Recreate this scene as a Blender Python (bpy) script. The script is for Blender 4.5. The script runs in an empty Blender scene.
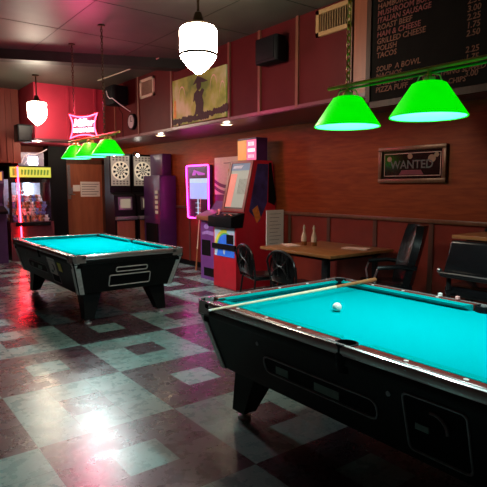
import bpy, bmesh, math, random
from mathutils import Vector, Matrix
random.seed(7)
S = bpy.context.scene
COL = S.collection
PI = math.pi

# ------------------------------------------------------------------ materials
def rgb(r, g, b):
    f = lambda c: (c/255/12.92) if c/255 <= .04045 else ((c/255+.055)/1.055)**2.4
    return (f(r), f(g), f(b), 1.0)

def new_mat(name):
    m = bpy.data.materials.new(name); m.use_nodes = True
    nt = m.node_tree
    return m, nt, nt.nodes['Principled BSDF']

def mat(name, col, rough=.5, metal=0., var=.18, scale=14., bump=.0, emit=None, strength=0., coat=0., stretch=None, spec=.5):
    m, nt, b = new_mat(name)
    tc = nt.nodes.new('ShaderNodeTexCoord')
    src = tc.outputs['Object']
    if stretch:
        mp = nt.nodes.new('ShaderNodeMapping'); mp.inputs['Scale'].default_value = stretch
        nt.links.new(src, mp.inputs['Vector']); src = mp.outputs['Vector']
    nz = nt.nodes.new('ShaderNodeTexNoise'); nz.inputs['Scale'].default_value = scale
    nz.inputs['Detail'].default_value = 4
    nt.links.new(src, nz.inputs['Vector'])
    cr = nt.nodes.new('ShaderNodeValToRGB')
    cr.color_ramp.elements[0].position = .3; cr.color_ramp.elements[1].position = .7
    cr.color_ramp.elements[0].color = tuple(c*(1-var) for c in col[:3])+(1,)
    cr.color_ramp.elements[1].color = tuple(min(1, c*(1+var)) for c in col[:3])+(1,)
    nt.links.new(nz.outputs['Fac'], cr.inputs['Fac'])
    nt.links.new(cr.outputs['Color'], b.inputs['Base Color'])
    b.inputs['Roughness'].default_value = rough
    b.inputs['Specular IOR Level'].default_value = spec
    b.inputs['Metallic'].default_value = metal
    b.inputs['Coat Weight'].default_value = coat
    b.inputs['Coat Roughness'].default_value = .12
    if bump:
        bp = nt.nodes.new('ShaderNodeBump'); bp.inputs['Strength'].default_value = bump
        bp.inputs['Distance'].default_value = .01
        nt.links.new(nz.outputs['Fac'], bp.inputs['Height']); nt.links.new(bp.outputs['Normal'], b.inputs['Normal'])
    if emit:
        b.inputs['Emission Color'].default_value = emit
        b.inputs['Emission Strength'].default_value = strength
    return m

def glow(name, col, strength, base=None):
    return mat(name, base or col, .4, 0, .05, 20, emit=col, strength=strength)

def glass_mat(name, tint=(1, 1, 1, 1), alpha=.9):
    m, nt, b = new_mat(name)
    out = nt.nodes['Material Output']
    tr = nt.nodes.new('ShaderNodeBsdfTransparent'); tr.inputs['Color'].default_value = tint
    gl = nt.nodes.new('ShaderNodeBsdfGlossy'); gl.inputs['Roughness'].default_value = .05
    mx = nt.nodes.new('ShaderNodeMixShader'); mx.inputs['Fac'].default_value = 1-alpha
    nt.links.new(tr.outputs[0], mx.inputs[1]); nt.links.new(gl.outputs[0], mx.inputs[2])
    nt.links.new(mx.outputs[0], out.inputs['Surface'])
    return m

def floor_mat():
    m, nt, b = new_mat('checkered_vinyl_tile')
    N = nt.nodes.new; L = nt.links.new
    tc = N('ShaderNodeTexCoord')
    sx = N('ShaderNodeSeparateXYZ'); L(tc.outputs['Object'], sx.inputs[0])
    def math_(op, a, bb=None, c=None):
        n = N('ShaderNodeMath'); n.operation = op
        for i, v in enumerate((a, bb, c)):
            if v is None: continue
            if isinstance(v, (int, float)): n.inputs[i].default_value = v
            else: L(v, n.inputs[i])
        return n.outputs[0]
    s = .912
    u = math_('DIVIDE', math_('SUBTRACT', sx.outputs[0], .794-10*s), s)
    v = math_('DIVIDE', math_('SUBTRACT', sx.outputs[1], 3.964-20*s), s)
    par = math_('MODULO', math_('ADD', math_('FLOOR', u), math_('FLOOR', v)), 2)     # 1 = light square
    def mid(w):
        f = math_('FRACT', w)
        return math_('LESS_THAN', math_('ABSOLUTE', math_('SUBTRACT', f, .5)), 1/6)
    cen = math_('MULTIPLY', mid(u), mid(v))
    light = math_('ABSOLUTE', math_('SUBTRACT', par, cen))
    # single tiles, each with its own tone
    tu, tv = math_('FLOOR', math_('MULTIPLY', u, 3)), math_('FLOOR', math_('MULTIPLY', v, 3))
    cb = N('ShaderNodeCombineXYZ'); L(tu, cb.inputs[0]); L(tv, cb.inputs[1])
    wn = N('ShaderNodeTexWhiteNoise'); wn.noise_dimensions = '2D'; L(cb.outputs[0], wn.inputs['Vector'])
    nz = N('ShaderNodeTexNoise'); nz.inputs['Scale'].default_value = 9; nz.inputs['Detail'].default_value = 6
    nz.inputs['Roughness'].default_value = .65
    L(tc.outputs['Object'], nz.inputs['Vector'])
    nz2 = N('ShaderNodeTexNoise'); nz2.inputs['Scale'].default_value = 55; nz2.inputs['Detail'].default_value = 3
    L(tc.outputs['Object'], nz2.inputs['Vector'])
    mx = N('ShaderNodeMix'); mx.data_type = 'RGBA'
    mx.inputs['A'].default_value = FLOOR_DARK; mx.inputs['B'].default_value = FLOOR_LIGHT
    L(light, mx.inputs['Factor'])
    tone = math_('ADD', math_('ADD', math_('MULTIPLY', wn.outputs['Value'], .35), math_('MULTIPLY', nz.outputs['Fac'], .35)),
                 math_('ADD', math_('MULTIPLY', nz2.outputs['Fac'], .4), .46))
    def edge(w):
        f = math_('FRACT', math_('MULTIPLY', w, 3))
        return math_('GREATER_THAN', math_('ABSOLUTE', math_('SUBTRACT', f, .5)), .492)
    joint = math_('MAXIMUM', edge(u), edge(v))
    tone = math_('MULTIPLY', tone, math_('SUBTRACT', 1, math_('MULTIPLY', joint, .5)))
    vm = N('ShaderNodeVectorMath'); vm.operation = 'SCALE'
    L(mx.outputs['Result'], vm.inputs[0]); L(tone, vm.inputs['Scale'])
    L(vm.outputs[0], b.inputs['Base Color'])
    rr = math_('ADD', math_('MULTIPLY', nz.outputs['Fac'], .24), .16)
    L(rr, b.inputs['Roughness'])
    b.inputs['Specular IOR Level'].default_value = .7
    bp = N('ShaderNodeBump'); bp.inputs['Strength'].default_value = .06; bp.inputs['Distance'].default_value = .01
    L(nz.outputs['Fac'], bp.inputs['Height']); L(bp.outputs['Normal'], b.inputs['Normal'])
    return m

def wood_mat(name, c0, c1, rough=.4, scale=2.5, stretch=(1, 1, .12), panel=None, spec=.5):
    """streaky wood grain; optional dark joints between panels along an axis"""
    m, nt, b = new_mat(name)
    N = nt.nodes.new; L = nt.links.new
    tc = N('ShaderNodeTexCoord'); mp = N('ShaderNodeMapping'); mp.inputs['Scale'].default_value = stretch
    L(tc.outputs['Object'], mp.inputs['Vector'])
    nz = N('ShaderNodeTexNoise'); nz.inputs['Scale'].default_value = scale*8; nz.inputs['Detail'].default_value = 6
    nz.inputs['Distortion'].default_value = .6
    L(mp.outputs['Vector'], nz.inputs['Vector'])
    cr = N('ShaderNodeValToRGB'); cr.color_ramp.elements[0].color = c0; cr.color_ramp.elements[1].color = c1
    cr.color_ramp.elements[0].position = .32; cr.color_ramp.elements[1].position = .7
    L(nz.outputs['Fac'], cr.inputs['Fac']); col = cr.outputs['Color']
    if panel:
        ax, w = panel
        sx = N('ShaderNodeSeparateXYZ'); L(tc.outputs['Object'], sx.inputs[0])
        d = N('ShaderNodeMath'); d.operation = 'DIVIDE'; d.inputs[1].default_value = w; L(sx.outputs[ax], d.inputs[0])
        f = N('ShaderNodeMath'); f.operation = 'FRACT'; L(d.outputs[0], f.inputs[0])
        g = N('ShaderNodeMath'); g.operation = 'LESS_THAN'; g.inputs[1].default_value = .012/w; L(f.outputs[0], g.inputs[0])
        mx = N('ShaderNodeMix'); mx.data_type = 'RGBA'; mx.inputs['B'].default_value = tuple(c*.4 for c in c0[:3])+(1,)
        L(g.outputs[0], mx.inputs['Factor']); L(col, mx.inputs['A']); col = mx.outputs['Result']
    L(col, b.inputs['Base Color']); b.inputs['Roughness'].default_value = rough; b.inputs['Specular IOR Level'].default_value = spec
    bp = N('ShaderNodeBump'); bp.inputs['Strength'].default_value = .08; bp.inputs['Distance'].default_value = .005
    L(nz.outputs['Fac'], bp.inputs['Height']); L(bp.outputs['Normal'], b.inputs['Normal'])
    return m

FLOOR_LIGHT = (.20, .34, .325, 1)
FLOOR_DARK = (.062, .040, .050, 1)
M = {}
M['floor'] = floor_mat()
M['ceiling'] = mat('dark_painted_ceiling', (.044, .044, .034, 1), .5, 0, .2, 2.5, .12, spec=.35)
M['beam'] = mat('dark_green_beam_paint', (.012, .018, .014, 1), .5, 0, .2, 4, spec=.15)
M['wall_wood'] = wood_mat('red_brown_wood_wall', (.18, .031, .006, 1), (.27, .054, .010, 1), .55, 1.6, (1, .25, 2.2), spec=.2)
M['wall_dark'] = wood_mat('dark_brown_wood_wall', (.12, .018, .012, 1), (.18, .03, .018, 1), .55, 1.2, spec=.2)
M['wall_plain'] = mat('dark_brown_wall_paint', (.06, .03, .025, 1), .7, 0, .15, 3)
M['wainscot'] = mat('burgundy_wainscot_panel', (.17, .020, .010, 1), .45, 0, .12, 5, spec=.3)
M['batten'] = wood_mat('brown_trim_wood', (.06, .022, .012, 1), (.1, .04, .02, 1), .4, 2)
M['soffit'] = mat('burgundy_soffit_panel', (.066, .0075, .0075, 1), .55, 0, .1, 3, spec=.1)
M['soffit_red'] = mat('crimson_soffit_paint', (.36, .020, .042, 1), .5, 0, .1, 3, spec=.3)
M['soffit_batten'] = mat('brown_soffit_batten', (.13, .045, .025, 1), .45, 0, .15, 6)
M['soffit_wood'] = wood_mat('orange_brown_soffit_wood', (.15, .035, .010, 1), (.22, .055, .016, 1), .45, 1.6)
M['soffit_under'] = mat('dark_soffit_underside', (.10, .035, .04, 1), .35, 0, .1, 3)
M['black'] = mat('black_laminate', (.006, .0055, .006, 1), .42, 0, .25, 30, spec=.18)
M['black_vinyl'] = mat('black_vinyl', (.006, .006, .007, 1), .24, 0, .2, 25, .05, spec=.35)
M['black_metal'] = mat('black_metal', (.015, .015, .016, 1), .3, .3, .2, 20)
M['black_matte'] = mat('matte_black_plastic', (.005, .005, .006, 1), .6, 0, .2, 20, spec=.08)
M['chrome'] = mat('brushed_chrome', (.55, .53, .52, 1), .28, 1, .1, 40)
M['silver'] = mat('worn_silver_trim', (.62, .60, .59, 1), .3, .25, .15, 30)
M['rail_wood'] = wood_mat('wine_red_rail_wood', (.12, .022, .018, 1), (.2, .042, .032, 1), .25, 3, (1, .1, 1))
M['edging'] = mat('polished_rail_edging', (.50, .47, .46, 1), .22, .7, .08, 40)
M['felt'] = mat('turquoise_felt', (.0, .345, .385, 1), .95, 0, .05, 160, .05, spec=.0)
M['felt_cushion'] = mat('turquoise_cushion_felt', (.0, .31, .315, 1), .95, 0, .05, 160, .05, spec=.0)
M['ivory'] = mat('ivory_white', (.8, .78, .7, 1), .15, 0, .03, 30)
M['sight'] = mat('pearl_sight', (.8, .8, .75, 1), .3, 0, .05, 30)
M['cue_shaft'] = wood_mat('maple_cue_shaft', (.72, .6, .38, 1), (.85, .74, .5, 1), .3, 5, (1, 1, 1))
M['cue_butt'] = wood_mat('brown_cue_butt', (.3, .12, .045, 1), (.42, .18, .07, 1), .35, 5, (1, 1, 1))
M['table_wood'] = wood_mat('varnished_table_wood', (.24, .09, .025, 1), (.36, .15, .05, 1), .3, 2, (1, .15, 1))
M['gold'] = mat('brass_bar', (.85, .55, .12, 1), .32, .35, .1, 40)
M['green_shade'] = glow('green_glass_lampshade', (.0, 1, .0, 1), .82, (0, .3, .0, 1))
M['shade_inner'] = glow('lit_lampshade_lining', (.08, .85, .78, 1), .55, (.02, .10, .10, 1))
M['globe'] = glow('lit_opal_glass', (1, .86, .66, 1), 55, (.9, .9, .85, 1))
M['globe_far'] = M['globe']
M['bronze'] = mat('dark_bronze', (.06, .035, .02, 1), .4, .8, .2, 30)
M['neon_pink'] = glow('pink_neon', (1, .022, .05, 1), 24)
M['neon_white'] = glow('white_neon', (1, .5, .62, 1), 9)
M['neon_magenta'] = glow('magenta_neon', (1, .025, .5, 1), 17)
M['neon_red'] = glow('red_neon', (1, .010, .024, 1), 52)
M['white_tube'] = glow('white_fluorescent_tube', (.8, .88, 1, 1), 45)
M['bulb'] = glow('small_white_bulb', (1, .92, .8, 1), 28)
M['downlight'] = glow('warm_downlight', (1, .85, .65, 1), 6)
M['white_paper'] = mat('white_paper', (.68, .64, .58, 1), .7, 0, .05, 30)
M['ink'] = mat('grey_ink', (.12, .11, .10, 1), .7, 0, .05, 30)
M['cream'] = mat('cream_paint', (.42, .36, .25, 1), .5, 0, .08, 20)
M['vent'] = mat('yellowed_vent_paint', (.30, .18, .07, 1), .5, 0, .1, 20)
M['vent_dark'] = mat('dark_vent_duct', (.12, .07, .03, 1), .7, 0, .1, 20)
M['chalkboard'] = mat('black_chalkboard', (.0055, .004, .0032, 1), .75, 0, .2, 6, spec=.05)
M['chalk_text'] = mat('orange_chalk', (.12, .035, .014, 1), .8, 0, .5, 60)
M['chalk_text_pink'] = mat('reddish_chalk', (.14, .022, .017, 1), .8, 0, .5, 60)
M['brown_frame'] = wood_mat('dark_frame_wood', (.03, .012, .006, 1), (.05, .02, .010, 1), .5, 3, spec=.2)
M['gilt'] = mat('aged_gilt_frame', (.13, .06, .028, 1), .38, .3, .25, 40)
M['mirror_dark'] = mat('dark_mirror_glass', (.02, .008, .008, 1), .12, .0, .3, 6)
M['arcade_red'] = mat('red_arcade_laminate', (.50, .012, .025, 1), .35, 0, .08, 6)
M['arcade_purple'] = mat('purple_arcade_laminate', (.16, .045, .24, 1), .4, 0, .1, 6)
M['arcade_dark'] = mat('dark_purple_cabinet', (.055, .014, .075, 1), .35, 0, .15, 8)
M['art_blue'] = mat('blue_print', (.03, .16, .75, 1), .4, 0, .1, 20, emit=(.03, .2, .9, 1), strength=.12)
M['art_yellow'] = mat('yellow_print', (.8, .68, .06, 1), .4, 0, .1, 20)
M['art_green'] = mat('green_print', (.12, .6, .15, 1), .4, 0, .1, 20)
M['art_white'] = mat('pale_blue_print', (.55, .65, .8, 1), .4, 0, .1, 20)
M['art_orange'] = mat('orange_print', (.65, .2, .03, 1), .4, 0, .2, 20)
M['art_indigo'] = mat('indigo_print', (.035, .03, .13, 1), .4, 0, .5, 9)
M['art_cream'] = mat('cream_print', (.62, .50, .40, 1), .5, 0, .08, 20)
M['art_maroon'] = mat('maroon_print', (.07, .008, .03, 1), .4, 0, .1, 20)
M['amber'] = mat('amber_print', (.45, .16, .03, 1), .4, 0, .1, 20)
M['reflection_grey'] = glow('grey_screen_reflection', (.42, .45, .36, 1), .55, (.1, .1, .1, 1))  # emissive grey of the reflection painted on the arcade screen
M['salmon_glow'] = glow('salmon_glow_fill', (.85, .2, .14, 1), .75, (.2, .1, .1, 1))  # pink part of the painted screen reflection; also colours the buttons
M['screen_blue'] = glow('blue_lit_header', (.12, .2, .32, 1), .6, (.05, .08, .12, 1))
M['reflection_line'] = mat('dark_reflection_line', (.05, .05, .05, 1), .4, 0, .1, 20)
M['juke_blue'] = glow('pale_blue_lit_panel', (.33, .45, .9, 1), .9, (.2, .3, .5, 1))
M['juke_dark'] = mat('dark_violet_panel', (.03, .008, .05, 1), .3, 0, .1, 20)
M['topper_pink'] = glow('pink_lit_sign', (1, .12, .35, 1), .9, (.4, .1, .15, 1))
M['topper_orange'] = glow('orange_lit_sign', (.85, .36, .10, 1), .6, (.4, .2, .05, 1))
M['topper_white'] = glow('white_lit_sign', (1, .8, .8, 1), 1.0, (.5, .5, .5, 1))
M['marquee'] = glow('yellow_green_lit_marquee', (.62, .68, .08, 1), .75, (.3, .3, .05, 1))
M['marquee_mark'] = glow('green_marquee_print', (.10, .22, .02, 1), .5, (.1, .2, .02, 1))
M['board_cream'] = glow('backlit_cream_dartboard', (.85, .75, .55, 1), .55, (.5, .45, .3, 1))
M['screen_warm'] = glow('warm_lit_score_screen', (.5, .42, .28, 1), .5, (.1, .1, .08, 1))
M['door_wood'] = wood_mat('brown_door_wood', (.24, .07, .034, 1), (.33, .105, .05, 1), .4, 1.5)
M['mural_bg'] = None
M['mural_dark'] = mat('dark_mural_paint', (.014, .013, .010, 1), .7, 0, .4, 20)
M['mural_yellow'] = mat('yellow_mural_paint', (.5, .33, .05, 1), .7, 0, .2, 20)
M['pink_chalk'] = mat('pink_chalk_cube', (.75, .35, .32, 1), .8, 0, .1, 60)
M['chalk_white'] = mat('white_chalk_label', (.8, .75, .7, 1), .8, 0, .1, 60)
M['glass'] = glass_mat('clear_cabinet_glass', (.93, .96, 1, 1), .93)
M['bottle_glass'] = mat('clear_bottle_plastic', (.55, .40, .28, 1), .15, 0, .15, 20)
M['bottle_sauce'] = mat('brown_bottle_sauce', (.22, .07, .02, 1), .2, 0, .15, 20)
M['menu_paper'] = mat('pale_pink_menu_card', (.85, .58, .45, 1), .5, 0, .08, 30)
M['grey_metal'] = mat('grey_metal', (.25, .24, .25, 1), .4, .6, .1, 30)
M['white_cable'] = mat('white_cable', (.7, .65, .68, 1), .4, 0, .05, 30)
M['clock_face'] = mat('grey_clock_face', (.28, .22, .24, 1), .4, 0, .08, 30)

def mural_mat():
    m, nt, b = new_mat('green_mural_wash')
    N = nt.nodes.new; L = nt.links.new
    tc = N('ShaderNodeTexCoord')
    nz = N('ShaderNodeTexNoise'); nz.inputs['Scale'].default_value = 2.6; nz.inputs['Detail'].default_value = 5
    L(tc.outputs['Object'], nz.inputs['Vector'])
    cr = N('ShaderNodeValToRGB'); e = cr.color_ramp.elements
    e[0].position = .34; e[0].color = (.07, .22, .012, 1); e[1].position = .66; e[1].color = (.40, .56, .26, 1)
    k = cr.color_ramp.elements.new(.5); k.color = (.24, .44, .05, 1)
    L(nz.outputs['Fac'], cr.inputs['Fac']); L(cr.outputs['Color'], b.inputs['Base Color'])
    b.inputs['Roughness'].default_value = .6
    return m
M['mural_bg'] = mural_mat()

# ------------------------------------------------------------------ mesh helpers
def BM(): return bmesh.new()

def box(bm, x0, x1, y0, y1, z0, z1, bev=0.):
    b = bmesh.new() if bev else bm
    vs = [b.verts.new((x, y, z)) for z in (z0, z1) for y in (y0, y1) for x in (x0, x1)]
    for f in ((0, 2, 3, 1), (4, 5, 7, 6), (0, 1, 5, 4), (2, 6, 7, 3), (0, 4, 6, 2), (1, 3, 7, 5)):
        b.faces.new([vs[i] for i in f])
    if bev:
        bmesh.ops.bevel(b, geom=b.edges[:], offset=bev, segments=2, affect='EDGES', profile=.5)
        merge(bm, b)

def merge(bm, b, mtx=None):
    if mtx is not None: bmesh.ops.transform(b, matrix=mtx, verts=b.verts[:])
    me = bpy.data.meshes.new('tmp'); b.to_mesh(me); b.free()
    bm.from_mesh(me); bpy.data.meshes.remove(me)

def prism(bm, pts, axis, a, b, bev=0.):
    """polygon pts in the plane normal to axis, extruded a..b.  axis 0: (y,z), 1: (x,z), 2: (x,y)"""
    def P(p, t):
        return {0: (t, p[0], p[1]), 1: (p[0], t, p[1]), 2: (p[0], p[1], t)}[axis]
    t = bmesh.new()
    v0 = [t.verts.new(P(p, a)) for p in pts]; v1 = [t.verts.new(P(p, b)) for p in pts]
    n = len(pts)
    t.faces.new(v0); t.faces.new(v1[::-1])
    for i in range(n):
        t.faces.new((v0[i], v1[i], v1[(i+1) % n], v0[(i+1) % n]))
    bmesh.ops.recalc_face_normals(t, faces=t.faces[:])
    if bev: bmesh.ops.bevel(t, geom=t.edges[:], offset=bev, segments=2, affect='EDGES', profile=.5)
    merge(bm, t)

def hexa(bm, bot, top):
    """8 corners: two quads (counter-clockwise from above)"""
    v = [bm.verts.new(p) for p in bot]+[bm.verts.new(p) for p in top]
    for f in ((3, 2, 1, 0), (4, 5, 6, 7), (0, 1, 5, 4), (1, 2, 6, 5), (2, 3, 7, 6), (3, 0, 4, 7)):
        bm.faces.new([v[i] for i in f])

def lathe(bm, prof, c=(0, 0, 0), n=28, axis=2, cap=True):
    rings = []
    def P(r, h, a):
        u, w = r*math.cos(a), r*math.sin(a)
        p = {2: (u, w, h), 0: (h, u, w), 1: (w, h, u)}[axis]
        return (p[0]+c[0], p[1]+c[1], p[2]+c[2])
    for r, h in prof:
        if r < 1e-6: rings.append([bm.verts.new(P(0, h, 0))])
        else: rings.append([bm.verts.new(P(r, h, 2*PI*i/n)) for i in range(n)])
    for A, B in zip(rings, rings[1:]):
        for i in range(n):
            j = (i+1) % n
            if len(A) == 1 and len(B) == 1: continue
            if len(A) == 1: bm.faces.new((A[0], B[j], B[i]))
            elif len(B) == 1: bm.faces.new((A[i], A[j], B[0]))
            else: bm.faces.new((A[i], A[j], B[j], B[i]))
    if cap:
        if len(rings[0]) > 1: bm.faces.new(rings[0][::-1])
        if len(rings[-1]) > 1: bm.faces.new(rings[-1])

def tube(bm, pts, r, n=8, closed=False, r2=None):
    pts = [Vector(p) for p in pts]; k = len(pts); rings = []
    up = None
    for i, p in enumerate(pts):
        if closed: d = pts[(i+1) % k]-pts[i-1]
        else: d = pts[min(i+1, k-1)]-pts[max(i-1, 0)]
        d.normalize()
        if up is None:
            up = Vector((0, 0, 1)) if abs(d.z) < .9 else Vector((1, 0, 0))
        s = d.cross(up).normalized(); up = s.cross(d).normalized()
        rr = r if r2 is None else r+(r2-r)*i/(k-1)
        rings.append([bm.verts.new(p+s*rr*math.cos(2*PI*j/n)+up*rr*math.sin(2*PI*j/n)) for j in range(n)])
    m = k if closed else k-1
    for i in range(m):
        A, B = rings[i], rings[(i+1) % k]
        for j in range(n):
            bm.faces.new((A[j], B[j], B[(j+1) % n], A[(j+1) % n]))
    if not closed:
        bm.faces.new(rings[0]); bm.faces.new(rings[-1][::-1])

def ball(bm, c, r, n=16, sc=(1, 1, 1)):
    bmesh.ops.create_uvsphere(bm, u_segments=n, v_segments=max(6, n//2+2), radius=1,
                              matrix=Matrix.Translation(c) @ Matrix.Diagonal((r*sc[0], r*sc[1], r*sc[2], 1)))

def rounded(pts, r, seg=5):
    out = []; n = len(pts)
    for i in range(n):
        p = Vector(pts[i]); a = (Vector(pts[i-1])-p); b = (Vector(pts[(i+1) % n])-p)
        q0 = p+a.normalized()*r; q1 = p+b.normalized()*r
        for k in range(seg+1):
            t = k/seg
            out.append(tuple(q0*(1-t)**2+p*2*t*(1-t)+q1*t*t))
    return out

def frame_mtx(c, u, v):
    u = Vector(u).normalized(); v = Vector(v); v = (v-u*v.dot(u)).normalized(); n = u.cross(v)
    m = Matrix.Identity(4)
    for i in range(3): m[i][0], m[i][1], m[i][2], m[i][3] = u[i], v[i], n[i], c[i]
    return m
FACE_LEFT = ((0, -1, 0), (0, 0, 1))      # a surface on the long right wall, facing into the room
FACE_FRONT = ((1, 0, 0), (0, 0, 1))      # a surface on the back wall, facing the near end

def text(bm, s, size, mtx, depth=.002, align='LEFT', shear=0., bold=0.):
    cu = bpy.data.curves.new('t', 'FONT'); cu.body = s; cu.size = size; cu.extrude = depth
    cu.align_x = align; cu.shear = shear; cu.offset = bold; cu.resolution_u = 2
    ob = bpy.data.objects.new('t', cu); COL.objects.link(ob)
    dg = bpy.context.evaluated_depsgraph_get()
    me = bpy.data.meshes.new_from_object(ob.evaluated_get(dg))
    me.transform(mtx); bm.from_mesh(me)
    bpy.data.objects.remove(ob); bpy.data.curves.remove(cu); bpy.data.meshes.remove(me)

def chain(bm, p, q, link=.05, r=.0045, w=.013):
    p, q = Vector(p), Vector(q); d = q-p; n = max(2, int(d.length/(link*.72))); d.normalize()
    s = d.cross(Vector((0, 1, 0))).normalized(); t = d.cross(s)
    for i in range(n):
        c = p+(q-p)*((i+.5)/n); a = s if i % 2 else t
        pts = [c+d*(link*.5*math.sin(x))+a*(w*math.cos(x)) for x in (2*PI*j/8 for j in range(8))]
        tube(bm, pts, r, 5, True)

# ------------------------------------------------------------------ object helpers
def base_of(o):
    v = Vector((0, 0, 0))
    while o is not None:
        v += o.location; o = o.parent
    return v

def obj(name, bm, m, parent=None, smooth=True, label=None):
    """link a bmesh given in room coordinates as one object"""
    off = base_of(parent)
    if off.length: bmesh.ops.translate(bm, vec=-off, verts=bm.verts[:])
    bmesh.ops.recalc_face_normals(bm, faces=bm.faces[:])
    me = bpy.data.meshes.new(name); bm.to_mesh(me); bm.free()
    me.materials.append(m if not isinstance(m, str) else M[m])
    if smooth:
        for p in me.polygons: p.use_smooth = True
        me.set_sharp_from_angle(angle=math.radians(35))
    o = bpy.data.objects.new(name, me); COL.objects.link(o)
    if parent is not None: o.parent = parent
    if label: o['label'] = label
    return o

def pivot(o, c):
    """put a top-level mesh's origin at c"""
    o.data.transform(Matrix.Translation(-Vector(c))); o.location = c
    return o

def tag(o, label, cat, group=None, kind=None):
    o['label'] = label; o['category'] = cat
    if group: o['group'] = group
    if kind: o['kind'] = kind
    return o

def thing(name, label, cat, loc, group=None):
    o = bpy.data.objects.new(name, None); COL.objects.link(o); o.empty_display_size = .1
    o.location = loc
    return tag(o, label, cat, group)

def copy_tree(o, parent=None):
    c = o.copy(); COL.objects.link(c)
    if parent is not None: c.parent = parent
    for ch in list(o.children): copy_tree(ch, c)
    return c

def struct(name, bm, m, parent=None, smooth=False):
    o = obj(name, bm, m, parent, smooth)
    if parent is None: o['kind'] = 'structure'
    return o

# ------------------------------------------------------------------ the room
WX = 5.3; CZ = 3.48; XL = -2.8; YB = 12.4; YF = -3.0
SX = 4.25; SZ = 2.45; SYB = 10.3
b = BM(); box(b, XL, WX, YF, YB, -.1, 0); struct('floor', b, 'floor')
b = BM(); box(b, XL, WX, YF, YB, CZ, CZ+.1)
ce = struct('ceiling', b, 'ceiling')
b = BM()
for y in (.6, 1.82, 3.04, 4.26, 5.48, 6.70): box(b, XL, SX, y-.003, y+.003, CZ-.003, CZ)
for x in (-1.4, -.2, 1.0, 2.2, 3.4): box(b, x-.003, x+.003, YF, 8.3, CZ-.003, CZ)
obj('panel_joint', b, M['beam'], ce, False)
b = BM(); box(b, WX, WX+.1, YF, YB, 0, CZ); struct('wall_right', b, 'wall_wood')
b = BM(); box(b, XL-.1, WX+.1, YB, YB+.1, 0, CZ); struct('wall_back', b, 'wall_dark')
b = BM(); box(b, XL-.1, XL, YF, YB, 0, CZ); struct('wall_left', b, 'wall_plain')
b = BM(); box(b, XL-.1, WX+.1, YF-.1, YF, 0, CZ); struct('wall_front', b, 'wall_plain')

# wainscot with its cap rail along the right wall
b = BM(); box(b, WX-.015, WX, YF, 9.95, .09, 1.12); wa = struct('trim_1', b, 'wainscot')
b = BM(); box(b, WX-.045, WX, YF, 9.95, 1.12, 1.165, .006); obj('cap_rail', b, wood_mat('brown_cap_rail', (.11, .045, .022, 1), (.17, .075, .04, 1), .3, 2), wa)
b = BM()
for y in (-.4, .6, 1.6, 2.62, 3.42, 4.22, 5.02, 5.82, 6.9, 7.75, 8.72, 9.6): box(b, WX-.028, WX, y-.03, y+.03, .09, 1.12)
obj('batten', b, 'batten', wa, False)
b = BM(); box(b, WX-.025, WX, YF, 9.95, 0, .10); struct('baseboard_right', b, 'black_matte')
b = BM(); box(b, XL, 4.0, YB-.025, YB, 0, .10); struct('baseboard_back', b, 'black_matte')

# dropped soffit over the long wall
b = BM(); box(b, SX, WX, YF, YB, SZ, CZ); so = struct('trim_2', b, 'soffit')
b = BM(); box(b, SX-.012, SX, 1.0, 3.72, SZ, CZ); obj('wood_panel', b, 'soffit_wood', so, False)
b = BM(); box(b, SX-.02, SX, YF, SYB, SZ-.004, SZ+.035); obj('edge_strip', b, 'soffit_under', so, False)
b = BM(); box(b, SX, WX, YF, YB, SZ-.012, SZ); obj('underside', b, 'soffit_under', so, False)
b = BM()
for y in (3.76, 4.57, 5.27, 5.93, 7.52, 8.72, 9.75): box(b, SX-.022, SX, y-.022, y+.022, SZ, CZ)
obj('batten', b, 'soffit_batten', so, False)
# dropped soffit across the back
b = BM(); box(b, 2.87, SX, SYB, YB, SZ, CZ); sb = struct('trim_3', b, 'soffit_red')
b = BM()
for x in (2.9, 3.5, 4.05): box(b, x-.025, x+.025, SYB-.02, SYB, SZ, CZ)
obj('batten', b, 'soffit_red', sb, False)
b = BM(); box(b, 2.85, SX, SYB-.02, SYB+.3, SZ-.04, SZ); obj('edge_strip', b, 'soffit_under', sb, False)
# wood panelled bulkhead left of it
b = BM(); box(b, XL, 2.85, 11.3, 11.4, 2.02, CZ)
for i in range(28): box(b, -.4+i*.115, -.395+i*.115+.09, 11.285, 11.3, 2.02, CZ)
struct('trim_4', b, 'wall_dark')
# beam across the ceiling
b = BM()
hexa(b, [(XL, 10.1, 3.34), (XL, 10.25, 3.34), (SX, 7.35, 3.34), (SX, 7.10, 3.34)][::-1],
        [(XL, 10.1, CZ), (XL, 10.25, CZ), (SX, 7.35, CZ), (SX, 7.10, CZ)][::-1])
struct('trim_5', b, 'beam')

# door in the back wall
b = BM(); box(b, 4.12, 4.98, YB-.05, YB-.005, 0, 2.08); dr = struct('door_1', b, 'door_wood')
b = BM(); box(b, 4.02, 4.12, YB-.07, YB, 0, 2.18); box(b, 4.98, 5.08, YB-.07, YB, 0, 2.18); box(b, 4.02, 5.08, YB-.07, YB, 2.08, 2.18)
obj('door_frame', b, 'batten', dr, False)
b = BM(); box(b, 4.13, 4.20, YB-.075, YB-.05, 1.25, 2.05); box(b, 4.13, 4.24, YB-.09, YB-.05, 1.38, 1.52)
tube(b, [(4.17, YB-.08, 1.36), (4.17, YB-.13, 1.36), (4.28, YB-.13, 1.36)], .012)
obj('door_latch', b, 'grey_metal', dr)
b = BM(); box(b, 3.62, 4.02, YB-.35, YB, 0, SZ); struct('trim_6', b, 'black_matte')

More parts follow.
